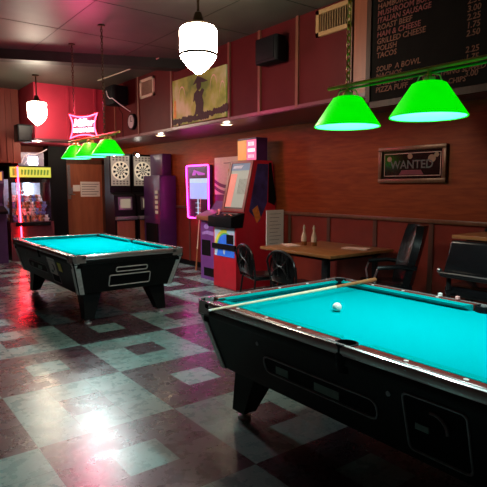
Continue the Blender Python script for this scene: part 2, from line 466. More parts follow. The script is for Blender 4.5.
def sheet(name, label, cat, x0, x1, y, z0, z1, lines, group=None, tilt=0.):
    t = thing(name, label, cat, ((x0+x1)/2, y, z0), group)
    b = BM(); box(b, x0, x1, y-.003, y, z0, z1); obj('paper', b, 'white_paper', t, False)
    b = BM()
    for i in range(lines):
        z = z1-(z1-z0)*(i+1)/(lines+1)
        box(b, x0+.03, x1-.03-.05*((i*7) % 3), y-.0045, y-.003, z-.008, z+.008)
    obj('writing', b, 'ink', t, False)
    return t
sheet('paper_notice', 'large white paper notice with handwriting on the brown back door', 'notice', 4.44, 4.92, YB-.051, 1.30, 1.66, 5)
sheet('paper_notice', 'small blank pinkish white slip beside the door latch', 'notice', 4.26, 4.43, YB-.051, 1.43, 1.58, 0)

# ------------------------------------------------------------------ pool tables
def make_pool_table(label, cx, cy, grp):
    t = thing('pool_table', label, 'pool table', (0, 0, 0), grp)
    W, Lh = .685, 1.26          # half sizes
    zt, zb = .80, .762
    # cabinet
    b = BM()
    hexa(b, [(-.575, -1.13, .36), (.575, -1.13, .36), (.575, 1.13, .36), (-.575, 1.13, .36)],
            [(-.668, -1.243, .715), (.668, -1.243, .715), (.668, 1.243, .715), (-.668, 1.243, .715)])
    obj('cabinet', b, 'black', t, False)
    # slate bed with felt
    b = BM(); box(b, -.60, .60, -1.175, 1.175, .716, zb); obj('playing_bed', b, 'felt', t, False)
    # chrome edging under the wooden rails
    b = BM()
    box(b, -W, -W+.034, -Lh+.1, Lh-.1, .746, zt+.002, .015); box(b, W-.034, W, -Lh+.1, Lh-.1, .746, zt+.002, .015)
    box(b, -W+.1, W-.1, -Lh, -Lh+.034, .746, zt+.002, .015); box(b, -W+.1, W-.1, Lh-.034, Lh, .746, zt+.002, .015)
    obj('rail_edging', b, 'edging', t)
    b = BM(); box(b, -W+.012, W-.012, -Lh+.012, Lh-.012, .700, .7455, .004); obj('apron', b, 'black', t)
    # rails: six, each with its cushion and sights
    def rail(p0, p1, inner):      # outer corner to corner, inner = direction to bed
        p0, p1, nx = Vector(p0), Vector(p1), Vector(inner)
        b = BM(); d = (p1-p0).normalized()
        q = [p0, p1, p1+nx*.052, p0+nx*.052]
        prism(b, [(v.x, v.y) for v in q], 2, .745, zt, .006)
        r = obj('rail', b, 'rail_wood', t)
        b = BM()
        a0, a1 = p0+nx*.0525, p1+nx*.0525
        c0, c1 = p0+nx*.112+d*.035, p1+nx*.112-d*.035
        e0, e1 = p0+nx*.070+d*.012, p1+nx*.070-d*.012
        lo = [(a0.x, a0.y, zb), (a1.x, a1.y, zb), (e1.x, e1.y, zb), (e0.x, e0.y, zb)]
        hi = [(a0.x, a0.y, zt), (a1.x, a1.y, zt), (c1.x, c1.y, zt-.003), (c0.x, c0.y, zt-.003)]
        hexa(b, lo, hi); obj('cushion', b, 'felt_cushion', r, False)
        Ln = (p1-p0).length; n = 3
        for i in range(n):
            b = BM()
            c = p0+d*Ln*(i+1)/(n+1)+nx*.026
            lathe(b, [(.011, zt), (.011, zt+.002), (0, zt+.0025)], (c.x, c.y, 0), 10)
            obj('sight', b, 'sight', r)
    g = .125; m_ = .06
    for s in (-1, 1):
        X = s*(W-.030)
        rail((X, -Lh+g, 0), (X, -m_, 0), (-s, 0, 0)); rail((X, m_, 0), (X, Lh-g, 0), (-s, 0, 0))
        Y = s*(Lh-.030)
        rail((-W+g, Y, 0), (W-g, Y, 0), (0, -s, 0))
    # pockets
    for sx in (-1, 1):
        for sy in (-1, 0, 1):
            cx_, cy_ = sx*(W-.085 if sy else W-.055), sy*(Lh-.085)
            b = BM()
            r = .078 if sy else .056
            lathe(b, [(r-.012, zb-.10), (r, zb-.02), (r, zt-.001), (r-.010, zt+.001), (r-.012, zb-.015), (0, zb+.0015)], (cx_, cy_, 0), 24, cap=False)
            obj('pocket', b, 'black_matte', t)
    # corner castings
    for sx in (-1, 1):
        for sy in (-1, 1):
            b = BM()
            X, Y = W, Lh
            pts = [(X-.155, Y), (X-.05, Y), (X-.015, Y-.015), (X, Y-.05), (X, Y-.155), (X-.035, Y-.155)]
            for k in range(7):
                a = PI*1.5-(-.12)-(k/6)*(PI+.24)+PI*.25+PI*.0
                pts.append((X-.085+.084*math.cos(-PI/4+PI/2*0+(-.15+ (k/6)*(PI/2+.3))-0+0), Y-.085+.084*math.sin(-PI/4+(-.15+(k/6)*(PI/2+.3)))))
            pts.append((X-.155, Y-.035))
            pts = [(sx*p[0], sy*p[1]) for p in pts]
            prism(b, pts, 2, .72, zt+.003)
            obj('corner_casting', b, 'edging', t, False)
            # vertical corner guard down the cabinet
            b = BM()
            for (ax, ay, bx, by) in ((.0, -.075, 0, -.02), (-.075, 0, -.02, 0)):
                top0 = Vector((.672+ax, 1.247+ay, .72)); top1 = Vector((.672+bx, 1.247+by, .72))
                bo0 = Vector((.578+ax*.9, 1.133+ay*.9, .355)); bo1 = Vector((.578+bx*.9, 1.133+by*.9, .355))
                off = Vector((-.012, 0, 0)) if ay else Vector((0, -.012, 0))
                off = -off
                A = [bo0, bo1, bo1+off*.0+(Vector((-.012, 0, 0)) if ay else Vector((0, -.012, 0))), bo0+(Vector((-.012, 0, 0)) if ay else Vector((0, -.012, 0)))]
                B = [top0, top1, top1+(Vector((-.012, 0, 0)) if ay else Vector((0, -.012, 0))), top0+(Vector((-.012, 0, 0)) if ay else Vector((0, -.012, 0)))]
                hexa(b, [(sx*p.x, sy*p.y, p.z) for p in A], [(sx*p.x, sy*p.y, p.z) for p in B])
            bmesh.ops.translate(b, vec=(sx*.004, sy*.004, 0), verts=b.verts[:])
            obj('corner_guard', b, 'silver', t, False)
    # legs
    for sx in (-1, 1):
        for sy in (-1, 1):
            b = BM()
            def R(x0, x1, y0, y1, z):
                q = [(sx*x0, sy*y0, z), (sx*x1, sy*y0, z), (sx*x1, sy*y1, z), (sx*x0, sy*y1, z)]
                return q
            hexa(b, R(.40, .505, .975, 1.095, .055), R(.29, .505, .85, 1.06, .361))
            lg = obj('leg', b, 'black', t, False)
            b = BM(); lathe(b, [(.045, 0), (.045, .02), (.018, .025), (.018, .06)], (sx*.452, sy*1.035, 0), 14)
            obj('leveling_foot', b, 'silver', lg)
    # left long side: position of the sloping face at height z
    def fx(z): return -.575-(z-.36)*(.093/.355)
    def side_frame(name, y0, y1, z0, z1, rad, m, par=None, rr=.006):
        pts = rounded([(y0, z0), (y1, z0), (y1, z1), (y0, z1)], rad)
        b = BM(); tube(b, [(fx(p[1])-.003, p[0], p[1]) for p in pts], rr, 6, True)
        return obj(name, b, m, par or t)
    win = side_frame('ball_window', -.18, .62, .475, .575, .045, 'grey_metal')
    b = BM(); pts = rounded([(-.17, .482), (.61, .482), (.61, .568), (-.17, .568)], .04)
    v = [b.verts.new((fx(p[1])-.0015, p[0], p[1])) for p in pts]; b.faces.new(v)
    obj('window_recess', b, 'black_matte', win, False)
    for q0, q1 in ((.05, .22), (.42, .52)):
        b = BM(); box(b, fx(.52)-.006, fx(.52)-.001, q0, q1, .495, .55); obj('window_label', b, 'art_dull', win, False)
    cp = side_frame('coin_panel', -.625, -.335, .405, .675, .03, 'grey_metal')
    b = BM(); q = [(-.615, .413), (-.345, .413), (-.345, .667), (-.615, .667)]
    v = [b.verts.new((fx(p[1])-.0015, p[0], p[1])) for p in q]; b.faces.new(v)
    obj('coin_door', b, 'black_matte', cp, False)
    b = BM(); box(b, fx(.53)-.014, fx(.53), -.45, -.385, .525, .552); obj('coin_slide', b, 'art_dull', cp, False)
    b = BM()
    tube(b, [(fx(.6)-.012, -.475-.07*math.cos(a), .555+.07*math.sin(a)) for a in (PI*(.02+.09*k) for k in range(7))][::-1], .007, 6)
    obj('coin_handle', b, 'grey_metal', cp)
    b = BM()
    for y in (.65, -.26): lathe(b, [(.012, 0), (.012, .004), (0, .006)], (fx(.64)-.006, y, .64), 12, 0)
    obj('lock', b, 'grey_metal', t)
    # near end: cue ball slots
    def fy(z): return -1.13-(z-.36)*(.113/.355)
    for nm, x0, x1, z0, z1 in (('score_slot', -.17, .21, .585, .635), ('ball_return', -.24, .26, .42, .545)):
        pts = rounded([(x0, z0), (x1, z0), (x1, z1), (x0, z1)], .02)
        b = BM(); tube(b, [(p[0], fy(p[1])-.003, p[1]) for p in pts], .007, 6, True)
        o = obj(nm, b, 'silver', t)
        b = BM(); v = [b.verts.new((p[0], fy(p[1])-.0015, p[1])) for p in pts]; b.faces.new(v)
        obj('recess', b, 'black_matte', o, False)
    t.location = (cx, cy, 0)
    return t
M['art_dull'] = mat('dull_grey_green_label', (.10, .16, .13, 1), .4, 0, .2, 30)
make_pool_table('large coin-operated pool table in the foreground with turquoise felt and a cue lying on it', 2.46, 1.61, None)
make_pool_table('farther coin-operated pool table with turquoise felt and white paper on its side', 2.51, 6.67, None)

o = None
b = BM(); z0, z1 = .50, .70
hexa(b, [(2.51-.6117-.008, 6.08, z0), (2.51-.6117-.005, 6.08, z0), (2.51-.6117-.005, 6.36, z0), (2.51-.6117-.008, 6.36, z0)],
        [(2.51-.6641-.008, 6.08, z1), (2.51-.6641-.005, 6.08, z1), (2.51-.6641-.005, 6.36, z1), (2.51-.6641-.008, 6.36, z1)])
o = pivot(obj('paper_sheet', b, 'white_paper', None, False), (1.86, 6.22, .50)); tag(o, 'white paper sheet taped to the left side of the far pool table', 'paper')
b = BM(); z0, z1 = .57, .67
hexa(b, [(2.51-.630-.008, 5.87, z0), (2.51-.630-.005, 5.87, z0), (2.51-.630-.005, 5.99, z0), (2.51-.630-.008, 5.99, z0)],
        [(2.51-.6562-.008, 5.87, z1), (2.51-.6562-.005, 5.87, z1), (2.51-.6562-.005, 5.99, z1), (2.51-.6562-.008, 5.99, z1)])
o = pivot(obj('price_sticker', b, 'art_yellow', None, False), (1.85, 5.93, .57)); tag(o, 'small yellow sticker on the coin panel of the far pool table', 'sticker')

# cue, cue ball, chalk
def cue(name, label, p, q, split=.72):
    p, q = Vector(p), Vector(q); t = thing(name, label, 'pool cue', p)
    m = p+(q-p)*split
    b = BM(); tube(b, [p, m], .0065, 10, r2=.011); obj('shaft', b, 'cue_shaft', t)
    b = BM(); tube(b, [m, q], .0112, 10, r2=.0165); obj('butt', b, 'cue_butt', t)
    b = BM(); d = (q-p).normalized(); tube(b, [p-d*.012, p+d*.012], .007, 10); obj('tip', b, 'chalk_white', t)
    return t
cue('pool_cue', 'pool cue lying across the end of the near pool table', (1.645, 2.50, .812), (3.19, 2.535, .822), .71)
b = BM(); ball(b, (2.37, 2.17, .762+.0285), .0285, 24); o = pivot(obj('cue_ball', b, 'ivory'), (2.37, 2.17, .762)); tag(o, 'white cue ball resting alone on the turquoise felt', 'ball')
for i, (y, m, l) in enumerate(((1.93, 'chalk_white', 'whitish chalk cube on the far rail, left of the pink one'), (1.805, 'pink_chalk', 'pink chalk cube on the far rail, near the side pocket'))):
    b = BM(); box(b, 3.10, 3.122, y-.011, y+.011, .8035, .8255, .002)
    o = obj('chalk_cube', b, m); pivot(o, (3.111, y, .8035)); tag(o, l, 'chalk', 'chalk cubes on the rail')

# ------------------------------------------------------------------ lamps over the tables
def table_lamp(label, x, ys, zb_, bar, cy, power, cm='gold'):
    t = thing('billiard_lamp', label, 'lamp', (x, sum(ys)/len(ys), zb_))
    b = BM(); tube(b, [(x, bar[0], zb_+.25), (x, bar[1], zb_+.25)], .011, 10); obj('bar', b, 'gold', t)
    b = BM(); tube(b, [(x+.0, bar[0]-.1, zb_+.228), (x, bar[1]+.1, zb_+.228)], .007, 8); obj('lower_bar', b, 'green_bar', t)
    for y in ys:
        b = BM()
        lathe(b, [(.199, zb_), (.201, zb_+.004), (.088, zb_+.172), (.07, zb_+.180), (.07, zb_+.176), (.084, zb_+.168), (.193, zb_+.004)], (x, y, 0), 40, cap=False)
        s = obj('lamp_shade', b, 'green_shade', t)
        b = BM(); lathe(b, [(.192, zb_+.003), (.082, zb_+.165), (.0, zb_+.168)], (x, y, 0), 40, cap=False); obj('shade_lining', b, 'shade_inner', s)
        b = BM(); lathe(b, [(.03, zb_+.176), (.03, zb_+.205), (.012, zb_+.212), (.012, zb_+.25)], (x, y, 0), 14)
        for k in range(4):
            a = k*PI/2+.5; tube(b, [(x+.065*math.cos(a), y+.065*math.sin(a), zb_+.178), (x+.05*math.cos(a), y+.05*math.sin(a), zb_+.215), (x+.012*math.cos(a), y+.012*math.sin(a), zb_+.225)], .004, 6)
        obj('shade_holder', b, 'gold', s)
        li = bpy.data.lights.new('bulb', 'POINT'); li.energy = power; li.color = (.80, 1.0, .97); li.shadow_soft_size = .045
        lo = bpy.data.objects.new('lamp_bulb', li); COL.objects.link(lo); lo.parent = t
        lo.location = Vector((x, y, zb_+.085))-t.location
    for y in cy:
        b = BM(); chain(b, (x, y, zb_+.25), (x, y, CZ-.01)); lathe(b, [(.045, CZ-.015), (.045, CZ)], (x, y, 0), 14); obj('chain', b, cm, t)
    return t
M['green_bar'] = mat('glossy_green_bar', (.03, .30, .02, 1), .3, .3, .1, 30)
table_lamp('brass bar lamp with green shades over the near pool table', 2.46, (2.2, 1.64, 1.08), 1.895, (2.36, .92), (2.2, 1.08), 40)
table_lamp('brass bar lamp with three green shades over the far pool table', 2.57, (7.28, 6.73, 6.15), 1.925, (7.55, 5.8), (7.3, 6.25), 50, 'bronze')

# ------------------------------------------------------------------ schoolhouse globes
def globe_lamp(label, x, y, z, grp, k):
    t = thing('pendant_lamp', label, 'pendant lamp', (x, y, z-.25), grp)
    P = lambda pts: [(r*k, z+h*k) for r, h in pts]
    b = BM()
    lathe(b, P([(0, -.262), (.03, -.252), (.10, -.195), (.162, -.122), (.180, -.088), (.184, -.062), (.186, .15), (.182, .17), (.165, .19), (.12, .205)]), (x, y, 0), 36)
    obj('globe', b, 'globe', t)
    b = BM(); lathe(b, P([(.182, -.087), (.190, -.083), (.190, -.064), (.185, -.060)]), (x, y, 0), 36, cap=False); obj('painted_band', b, 'bronze', t)
    b = BM(); lathe(b, P([(.125, .195), (.125, .222), (.06, .245), (.035, .33), (.013, .345)])+[(.012, CZ-.03), (.06, CZ-.02), (.06, CZ)], (x, y, 0), 20); obj('stem', b, 'bronze', t)
globe_lamp('lit white schoolhouse pendant, the large near one in front of the green mural', 2.72, 4.30, 2.84, 'schoolhouse pendants', .95)
globe_lamp('lit white schoolhouse pendant, the small far one left of the neon sign', 2.74, 9.65, 2.84, 'schoolhouse pendants', .86)

# ------------------------------------------------------------------ neon sign above the far lamp
t = thing('neon_sign', 'pink neon beer sign in a bowtie frame above the green lamps', 'neon sign', (2.57, 6.85, 2.19))
mt = frame_mtx((2.55, 6.90, 2.34), (.55, -.835, 0), (0, 0, 1))
def sp(pts): return [mt @ Vector((p[0], p[1], p[2] if len(p) > 2 else 0)) for p in pts]
hw, hh = .222, .158
out = []
corners = [(-hw, -hh), (hw, -hh), (hw, hh), (-hw, hh)]
for i in range(4):
    p, q = Vector(corners[i]), Vector(corners[(i+1) % 4]); mid_ = (p+q)/2*(.46 if i % 2 == 0 else .54)
    for k in range(8):
        s_ = k/8; out.append(tuple(p*(1-s_)**2+mid_*2*s_*(1-s_)+q*s_*s_))
b = BM(); tube(b, sp(out), .0085, 8, True); obj('neon_outline', b, 'neon_pink', t)
b = BM(); text(b, 'Miller', .135, mt @ Matrix.Translation((0, .0, .005)), .006, 'CENTER', .25, .002); obj('script_lettering', b, 'neon_white', t, False)
b = BM(); text(b, 'HIGH LIFE', .072, mt @ Matrix.Translation((.0, -.078, .005)), .006, 'CENTER', 0, .002); obj('block_lettering', b, 'neon_white', t, False)
b = BM()
v = [b.verts.new(p) for p in sp([(x*.93, y*.93, -.03) for x, y in out])]; w = [b.verts.new(p) for p in sp([(x*.93, y*.93, -.02) for x, y in out])]
b.faces.new(v[::-1]); b.faces.new(w)
for i in range(len(v)): b.faces.new((v[i], v[(i+1) % len(v)], w[(i+1) % len(v)], w[i]))
obj('backing_panel', b, 'neon_back', t, False) if 'neon_back' in M else obj('backing_panel', b, mat('smoky_sign_backing', (.05, .03, .045, 1), .4), t, False)
for s_ in (-.12, .12):
    b = BM(); p = mt @ Vector((s_, -hh*.8, -.03)); tube(b, [(p.x, p.y, p.z), (p.x, p.y, 2.19), (2.57, p.y, 2.187)], .006, 6); obj('stand_rod', b, 'bronze', t)
def point(name, loc, e, col, r, parent=None):
    li = bpy.data.lights.new(name, 'POINT'); li.energy = e; li.color = col; li.shadow_soft_size = r
    o = bpy.data.objects.new(name, li); COL.objects.link(o)
    if parent is not None: o.parent = parent; o.location = Vector(loc)-base_of(parent)
    else: o.location = loc
    return o

point('neon_glow', mt @ Vector((0, .24, -.05)), 85, (1, .08, .24), .12, t)
# ------------------------------------------------------------------ things on the soffit
# chalkboard menu
t = thing('menu_chalkboard', 'black chalkboard food menu with orange lettering hung high on the right', 'chalkboard', (SX-.03, 2.4, 2.33))
Y0, Y1 = 3.50, 1.35
b = BM(); box(b, SX-.045, SX-.013, Y1, Y0, 2.34, CZ-.02); obj('board', b, 'chalkboard', t, False)
b = BM(); box(b, SX-.06, SX-.013, Y1, Y0+.02, 2.31, 2.37); box(b, SX-.06, SX-.013, Y0-.035, Y0+.02, 2.31, CZ-.02); obj('board_frame', b, 'brown_frame', t, False)
LN = ['HOT DOGS', 'CHILI DOG', 'HAMBURGER', 'MUSHROOM BURGER', 'ITALIAN SAUSAGE', 'ROAST BEEF', 'HAM & CHEESE', 'GRILLED CHEESE', 'POLISH', 'TACOS', '', 'SOUP  A BOWL', 'NACHOS', 'CHEESE FRIES', 'PIZZA PUFF']
b1, b2 = BM(), BM()
for i, s_ in enumerate(LN):
    z = 3.37-i*.0655
    if s_: text(b1 if i not in (3, 4, 6) else b2, s_, .072, frame_mtx((SX-.046, 3.40, z), *FACE_LEFT), .0008, 'LEFT', .1, .001)
    if s_: text(b1, ('1.75', '2.50', '3.00', '2.25')[i % 4], .07, frame_mtx((SX-.046, 2.47, z-.0), *FACE_LEFT), .0008, 'LEFT', .1, .001)
text(b1, 'EVERYTHING SERVED WITH', .062, frame_mtx((SX-.046, 2.88, 2.50), *FACE_LEFT), .0008, 'LEFT', .1, .001)
text(b1, 'CHIPS', .062, frame_mtx((SX-.046, 2.62, 2.42), *FACE_LEFT), .0008, 'LEFT', .1, .001)
obj('lettering', b1, 'chalk_text', t, False); obj('red_lettering', b2, 'chalk_text_pink', t, False, label='reddish lines of lettering')
# vents
def vent(label, y0, y1, z0, z1, m, n):
    t = thing('air_vent', label, 'air vent', (SX-.02, (y0+y1)/2, z0))
    b = BM(); f = .045; x0, x1 = SX-.03, SX
    box(b, x0, x1, y0, y1, z0, z0+f); box(b, x0, x1, y0, y1, z1-f, z1); box(b, x0, x1, y0, y0+f, z0, z1); box(b, x0, x1, y1-f, y1, z0, z1)
    obj('frame', b, m, t, False)
    b = BM(); box(b, SX-.006, SX, y0+f, y1-f, z0+f, z1-f); obj('duct', b, 'vent_dark', t, False)
    b = BM()
    for i in range(n):
        y = y0+f+(y1-y0-2*f)*(i+.5)/n; hexa(b, [(x0+.004, y-.008, z0+f), (x1-.006, y+.004, z0+f), (x1-.006, y+.010, z0+f), (x0+.004, y-.002, z0+f)],
             [(x0+.004, y-.008, z1-f), (x1-.006, y+.004, z1-f), (x1-.006, y+.010, z1-f), (x0+.004, y-.002, z1-f)])
    obj('slats', b, m, t, False)
vent('yellowed louvred vent high on the soffit beside the chalkboard', 3.74, 4.26, 3.17, 3.45, 'vent', 12)
vent('pale square vent high on the soffit beside the far speaker', 8.10, 8.62, 3.08, 3.40, 'cream', 9)
# speakers
def speaker(label, y0, y1, z0, z1, x0):
    t = thing('wall_speaker', label, 'speaker', ((x0+SX)/2, (y0+y1)/2, z0), 'black wall speakers')
    b = BM(); prism(b, [(SX-.06, y0+.04), (SX-.06, y1-.04), (x0+.03, y1), (x0, y1-.03), (x0, y0+.03), (x0+.03, y0)], 2, z0, z1, .012); obj('enclosure', b, 'black_matte', t)
    b = BM(); box(b, x0-.008, x0, y0+.04, y1-.04, z0+.03, z1-.03, .003); obj('grille', b, 'black_matte', t)
    b = BM(); box(b, SX-.07, SX-.022, (y0+y1)/2-.04, (y0+y1)/2+.04, z0+.08, z1-.08); obj('bracket', b, 'black_metal', t, False)
    return t
speaker('black wall speaker on the soffit to the right of the mural', 4.67, 5.08, 2.99, 3.28, 4.0)
s2 = speaker('black wall speaker with a pale looping cable near the clock', 9.00, 9.42, 3.03, 3.36, 3.9)
b = BM(); tube(b, [(3.885, 9.30, 3.28), (3.87, 9.22, 3.18), (3.87, 9.12, 3.12), (3.88, 9.04, 3.12), (3.9, 8.98, 3.08), (4.0, 8.95, 3.0), (4.2, 8.97, 2.9)], .008, 6); obj('cable', b, 'white_cable', s2)
b = BM(); tube(b, [(4.12, 9.3, 3.03), (4.13, 9.3, 2.97), (4.19, 9.3, 2.9), (4.19, 9.3, 2.47)], .006, 6); obj('drop_cable', b, 'black_matte', s2)
# conduit on the ceiling
b = BM(); tube(b, [(3.75, 9.35, CZ-.02), (3.8, 8.6, CZ-.02), (3.85, 7.2, CZ-.02)], .009, 8)
o = obj('conduit', b, 'cream'); pivot(o, (3.55, 8.5, CZ-.05)); tag(o, 'thin pale conduit pipe running along the ceiling to the soffit', 'pipe')
# clock
t = thing('wall_clock', 'small round wall clock on the red soffit under the far speaker', 'clock', (SX-.03, 8.95, 2.58))
b = BM(); lathe(b, [(.145, SX-.055), (.145, SX), ], (0, 8.95, 2.72), 28, 0); obj('case', b, 'black_matte', t)
b = BM(); lathe(b, [(.118, SX-.060), (.118, SX-.054)], (0, 8.95, 2.72), 28, 0); obj('dial', b, 'clock_face', t)
b = BM(); box(b, SX-.064, SX-.061, 8.945, 8.955, 2.72, 2.80); box(b, SX-.064, SX-.061, 8.89, 8.955, 2.715, 2.725); obj('hands', b, 'black_matte', t, False)
# mural
t = thing('mural_painting', 'green mural painting with a dark standing figure on the soffit', 'painting', (SX-.02, 6.7, 2.5))
b = BM(); box(b, SX-.03, SX, 5.97, 7.45, 2.50, 3.20); obj('canvas', b, 'mural_bg', t, False)
mm = frame_mtx((SX-.031, 6.66, 2.5), *FACE_LEFT)
def flat(bm, pts, mtx, h=.002):
    v = [bm.verts.new(mtx @ Vector((p[0], p[1], 0))) for p in pts]; w = [bm.verts.new(mtx @ Vector((p[0], p[1], h))) for p in pts]
    bm.faces.new(v[::-1]); bm.faces.new(w); n = len(pts)
    for i in range(n): bm.faces.new((v[i], v[(i+1) % n], w[(i+1) % n], w[i]))
def disc(c, rx, ry, n=16): return [(c[0]+rx*math.cos(2*PI*i/n), c[1]+ry*math.sin(2*PI*i/n)) for i in range(n)]
b = BM()
flat(b, [(-.14, .10), (.10, .12), (.12, .26), (.08, .36), (.14, .44), (.08, .47), (.02, .43), (-.05, .47), (-.14, .42), (-.17, .30), (-.12, .32), (-.09, .24), (-.11, .16)], mm)
flat(b, disc((-.01, .53), .065, .075), mm, .003)
flat(b, [(-.17, .55), (-.04, .66), (.08, .62), (.24, .55), (.10, .55), (-.02, .57)], mm, .004)
rndm = random.Random(3)
for i in range(26):
    x = -.76+i*.058; flat(b, disc((x, .045+.03*rndm.random()+max(0, x)*.08), .045, .035+.03*rndm.random(), 8), mm, .002+.0001*i)
obj('painted_figure', b, 'mural_dark', t, False)
b = BM(); flat(b, [(-.77, .12), (-.68, .12), (-.68, .38), (-.74, .40)], mm); obj('painted_yellow_patch', b, 'mural_yellow', t, False)
b = BM()
for c, rx in (((-.5, .38), .10), ((.38, .42), .09), ((.6, .30), .07)):
    pts = [(c[0]+rx*math.cos(a), c[1]+.2*math.sin(a)) for a in (PI*k/10 for k in range(11))]
    for p, q in zip(pts, pts[1:]): flat(b, [p, q, (q[0], q[1]-.018), (p[0], p[1]-.018)], mm, .0015)
obj('painted_arches', b, 'art_cream', t, False)
# down-lights under the soffit
for x, y, l in ((4.42, 6.25, 'recessed downlight under the soffit below the mural'), (4.42, 8.25, 'recessed downlight under the soffit above the purple cabinet'),
                (3.05, 10.75, 'recessed downlight under the red bulkhead above the claw machine'), (4.0, 11.3, 'added downlight under the red bulkhead, brightening the brown door')):  # the last one is added to brighten the back door
    t = thing('downlight', l, 'downlight', (x, y, SZ-.02), 'soffit downlights')
    b = BM(); lathe(b, [(.085, SZ-.024), (.085, SZ-.013), (.06, SZ-.013), (.06, SZ-.020)], (x, y, 0), 20, cap=False); obj('trim_ring', b, 'cream', t)
    b = BM(); lathe(b, [(.062, SZ-.018), (.062, SZ-.0145)], (x, y, 0), 20); obj('lens', b, 'downlight', t)
    point('downlight_lamp', (x, y, SZ-.05), 24 if y > 10 else 4, (1, .82, .6), .04, t)

# ------------------------------------------------------------------ framed mirror on the right wall
t = thing('framed_mirror', 'framed dark pub mirror with faint lettering on the red brown wall', 'mirror', (WX-.03, 3.72, 1.57))
y0, y1, z0, z1 = 3.26, 4.18, 1.58, 2.01
b = BM(); f = .05
for a in ((y0, y1, z0, z0+f), (y0, y1, z1-f, z1), (y0, y0+f, z0+f, z1-f), (y1-f, y1, z0+f, z1-f)): box(b, WX-.045, WX, *a, .006)
obj('frame', b, 'gilt', t)
b = BM(); box(b, WX-.018, WX, y0+f, y1-f, z0+f, z1-f); obj('glass', b, 'mirror_dark', t, False)
mm = frame_mtx((WX-.0185, 3.72, 1.795), *FACE_LEFT)
b = BM(); h_, w_ = .135, .385
for a in ((-w_, w_, -h_, -h_+.008), (-w_, w_, h_-.008, h_), (-w_, -w_+.008, -h_, h_), (w_-.008, w_, -h_, h_)): flat(b, [(a[0], a[2]), (a[1], a[2]), (a[1], a[3]), (a[0], a[3])], mm, .001)
obj('inner_line', b, mat('pale_mirror_line', (.42, .27, .22, 1), .4), t, False)
b = BM(); text(b, 'WANTED', .135, mm @ Matrix.Translation((0, -.045, .001)), .0008, 'CENTER', 0, .002); obj('lettering', b, mat('teal_grey_lettering', (.045, .06, .056, 1), .5), t, False)
b = BM()
for c, r in (((-.02, .095), .035), ((.27, .06), .05), ((-.31, .07), .035), ((.33, .10), .03)): flat(b, disc(c, r, r*.9), mm, .0012)
obj('ornament', b, mat('tan_mirror_ornament', (.22, .12, .06, 1), .5), t, False)
b = BM(); flat(b, [(-.17, -.12), (.17, -.12), (.13, -.065), (-.13, -.065)], mm, .0012); obj('red_ribbon', b, mat('dark_red_ribbon', (.12, .004, .015, 1), .5), t, False)

# ------------------------------------------------------------------ red arcade machine
def yprism(bm, prof, ya, yb): prism(bm, prof, 1, ya, yb)
t = thing('arcade_cabinet', 'tall red arcade machine with a rainbow front panel and sloped screen', 'arcade machine', (4.87, 6.42, 0))
ya, yb = 6.13, 6.72
b = BM(); yprism(b, [(4.5, 0), (5.26, 0), (5.26, 1.35), (5.19, 1.93), (4.85, 1.93), (4.655, 1.13), (4.5, .97)], ya, yb); obj('body', b, 'arcade_red', t, False)
b = BM(); prism(b, [(4.40, .93), (4.40, 1.09), (4.645, 1.15), (4.66, 1.145), (4.62, .93)], 1, ya-.012, yb+.006, .008); cpn = obj('control_panel', b, 'black_matte', t)
b = BM()
for k, (yy, xx) in enumerate(((6.25, 4.50), (6.33, 4.53), (6.41, 4.50), (6.60, 4.50))):
    zz = 1.075+(xx-4.40)*.306
    lathe(b, [(.018, zz-.005), (.018, zz+.012), (0, zz+.014)], (xx, yy, 0), 10)
lathe(b, [(.006, 1.09), (.006, 1.17)], (4.52, 6.6, 0), 8); ball(b, (4.52, 6.6, 1.18), .02, 10)
obj('buttons', b, 'salmon_glow', cpn)
b = BM(); hexa(b, [(4.47, 6.2, 1.0982), (4.6, 6.2, 1.138), (4.6, 6.6, 1.138), (4.47, 6.6, 1.0982)], [(4.469, 6.2, 1.1012), (4.599, 6.2, 1.141), (4.599, 6.6, 1.141), (4.469, 6.6, 1.1012)]); obj('control_overlay', b, 'grey_metal', cpn, False)
# sloped screen: plane from (4.66,1.15) to (4.85,1.93)
scv = Vector((4.85-4.655, 0, 1.93-1.13)).normalized()
ms = frame_mtx((4.655+scv.x*.02, (ya+yb)/2, 1.13+scv.z*.02), (0, -1, 0), scv)
b = BM()
for a in ((-.29, .29, .01, .05), (-.29, .29, .76, .80), (-.29, -.235, .05, .76), (.235, .29, .05, .76)): flat(b, [(a[0], a[2]), (a[1], a[2]), (a[1], a[3]), (a[0], a[3])], ms, .022)
obj('screen_bezel', b, mat('dark_red_bezel', (.20, .02, .025, 1), .35), t, False)
b = BM(); flat(b, [(-.235, .05), (.235, .05), (.235, .65), (-.235, .65)], ms, .006); scr = obj('screen', b, 'reflection_grey', t, False)  # grey-green reflection on the glass, painted as emission
b = BM(); flat(b, [(-.235, .08), (-.08, .08), (-.06, .60), (-.235, .60)], ms, .008); obj('salmon_reflection_band', b, 'salmon_glow', scr, False)  # pink bar of the painted reflection
b = BM()
for i in range(7): flat(b, [(.02+i*.03, .28), (.025+i*.03, .28), (.025+i*.03, .52), (.02+i*.03, .52)], ms, .008)
flat(b, [(-.235, .05), (.235, .05), (.235, .075), (-.235, .075)], ms, .008)
obj('reflection_stripes', b, 'reflection_line', scr, False)  # dark stripes of the window reflection, painted on the glass
b = BM(); flat(b, [(-.235, .65), (.235, .65), (.235, .76), (-.235, .76)], ms, .012); obj('title_strip', b, 'screen_blue', t, False)
b = BM(); flat(b, [(-.2, .68), (.02, .68), (.06, .73), (-.18, .72)], ms, .014); obj('title_mark', b, 'art_white', t, False)
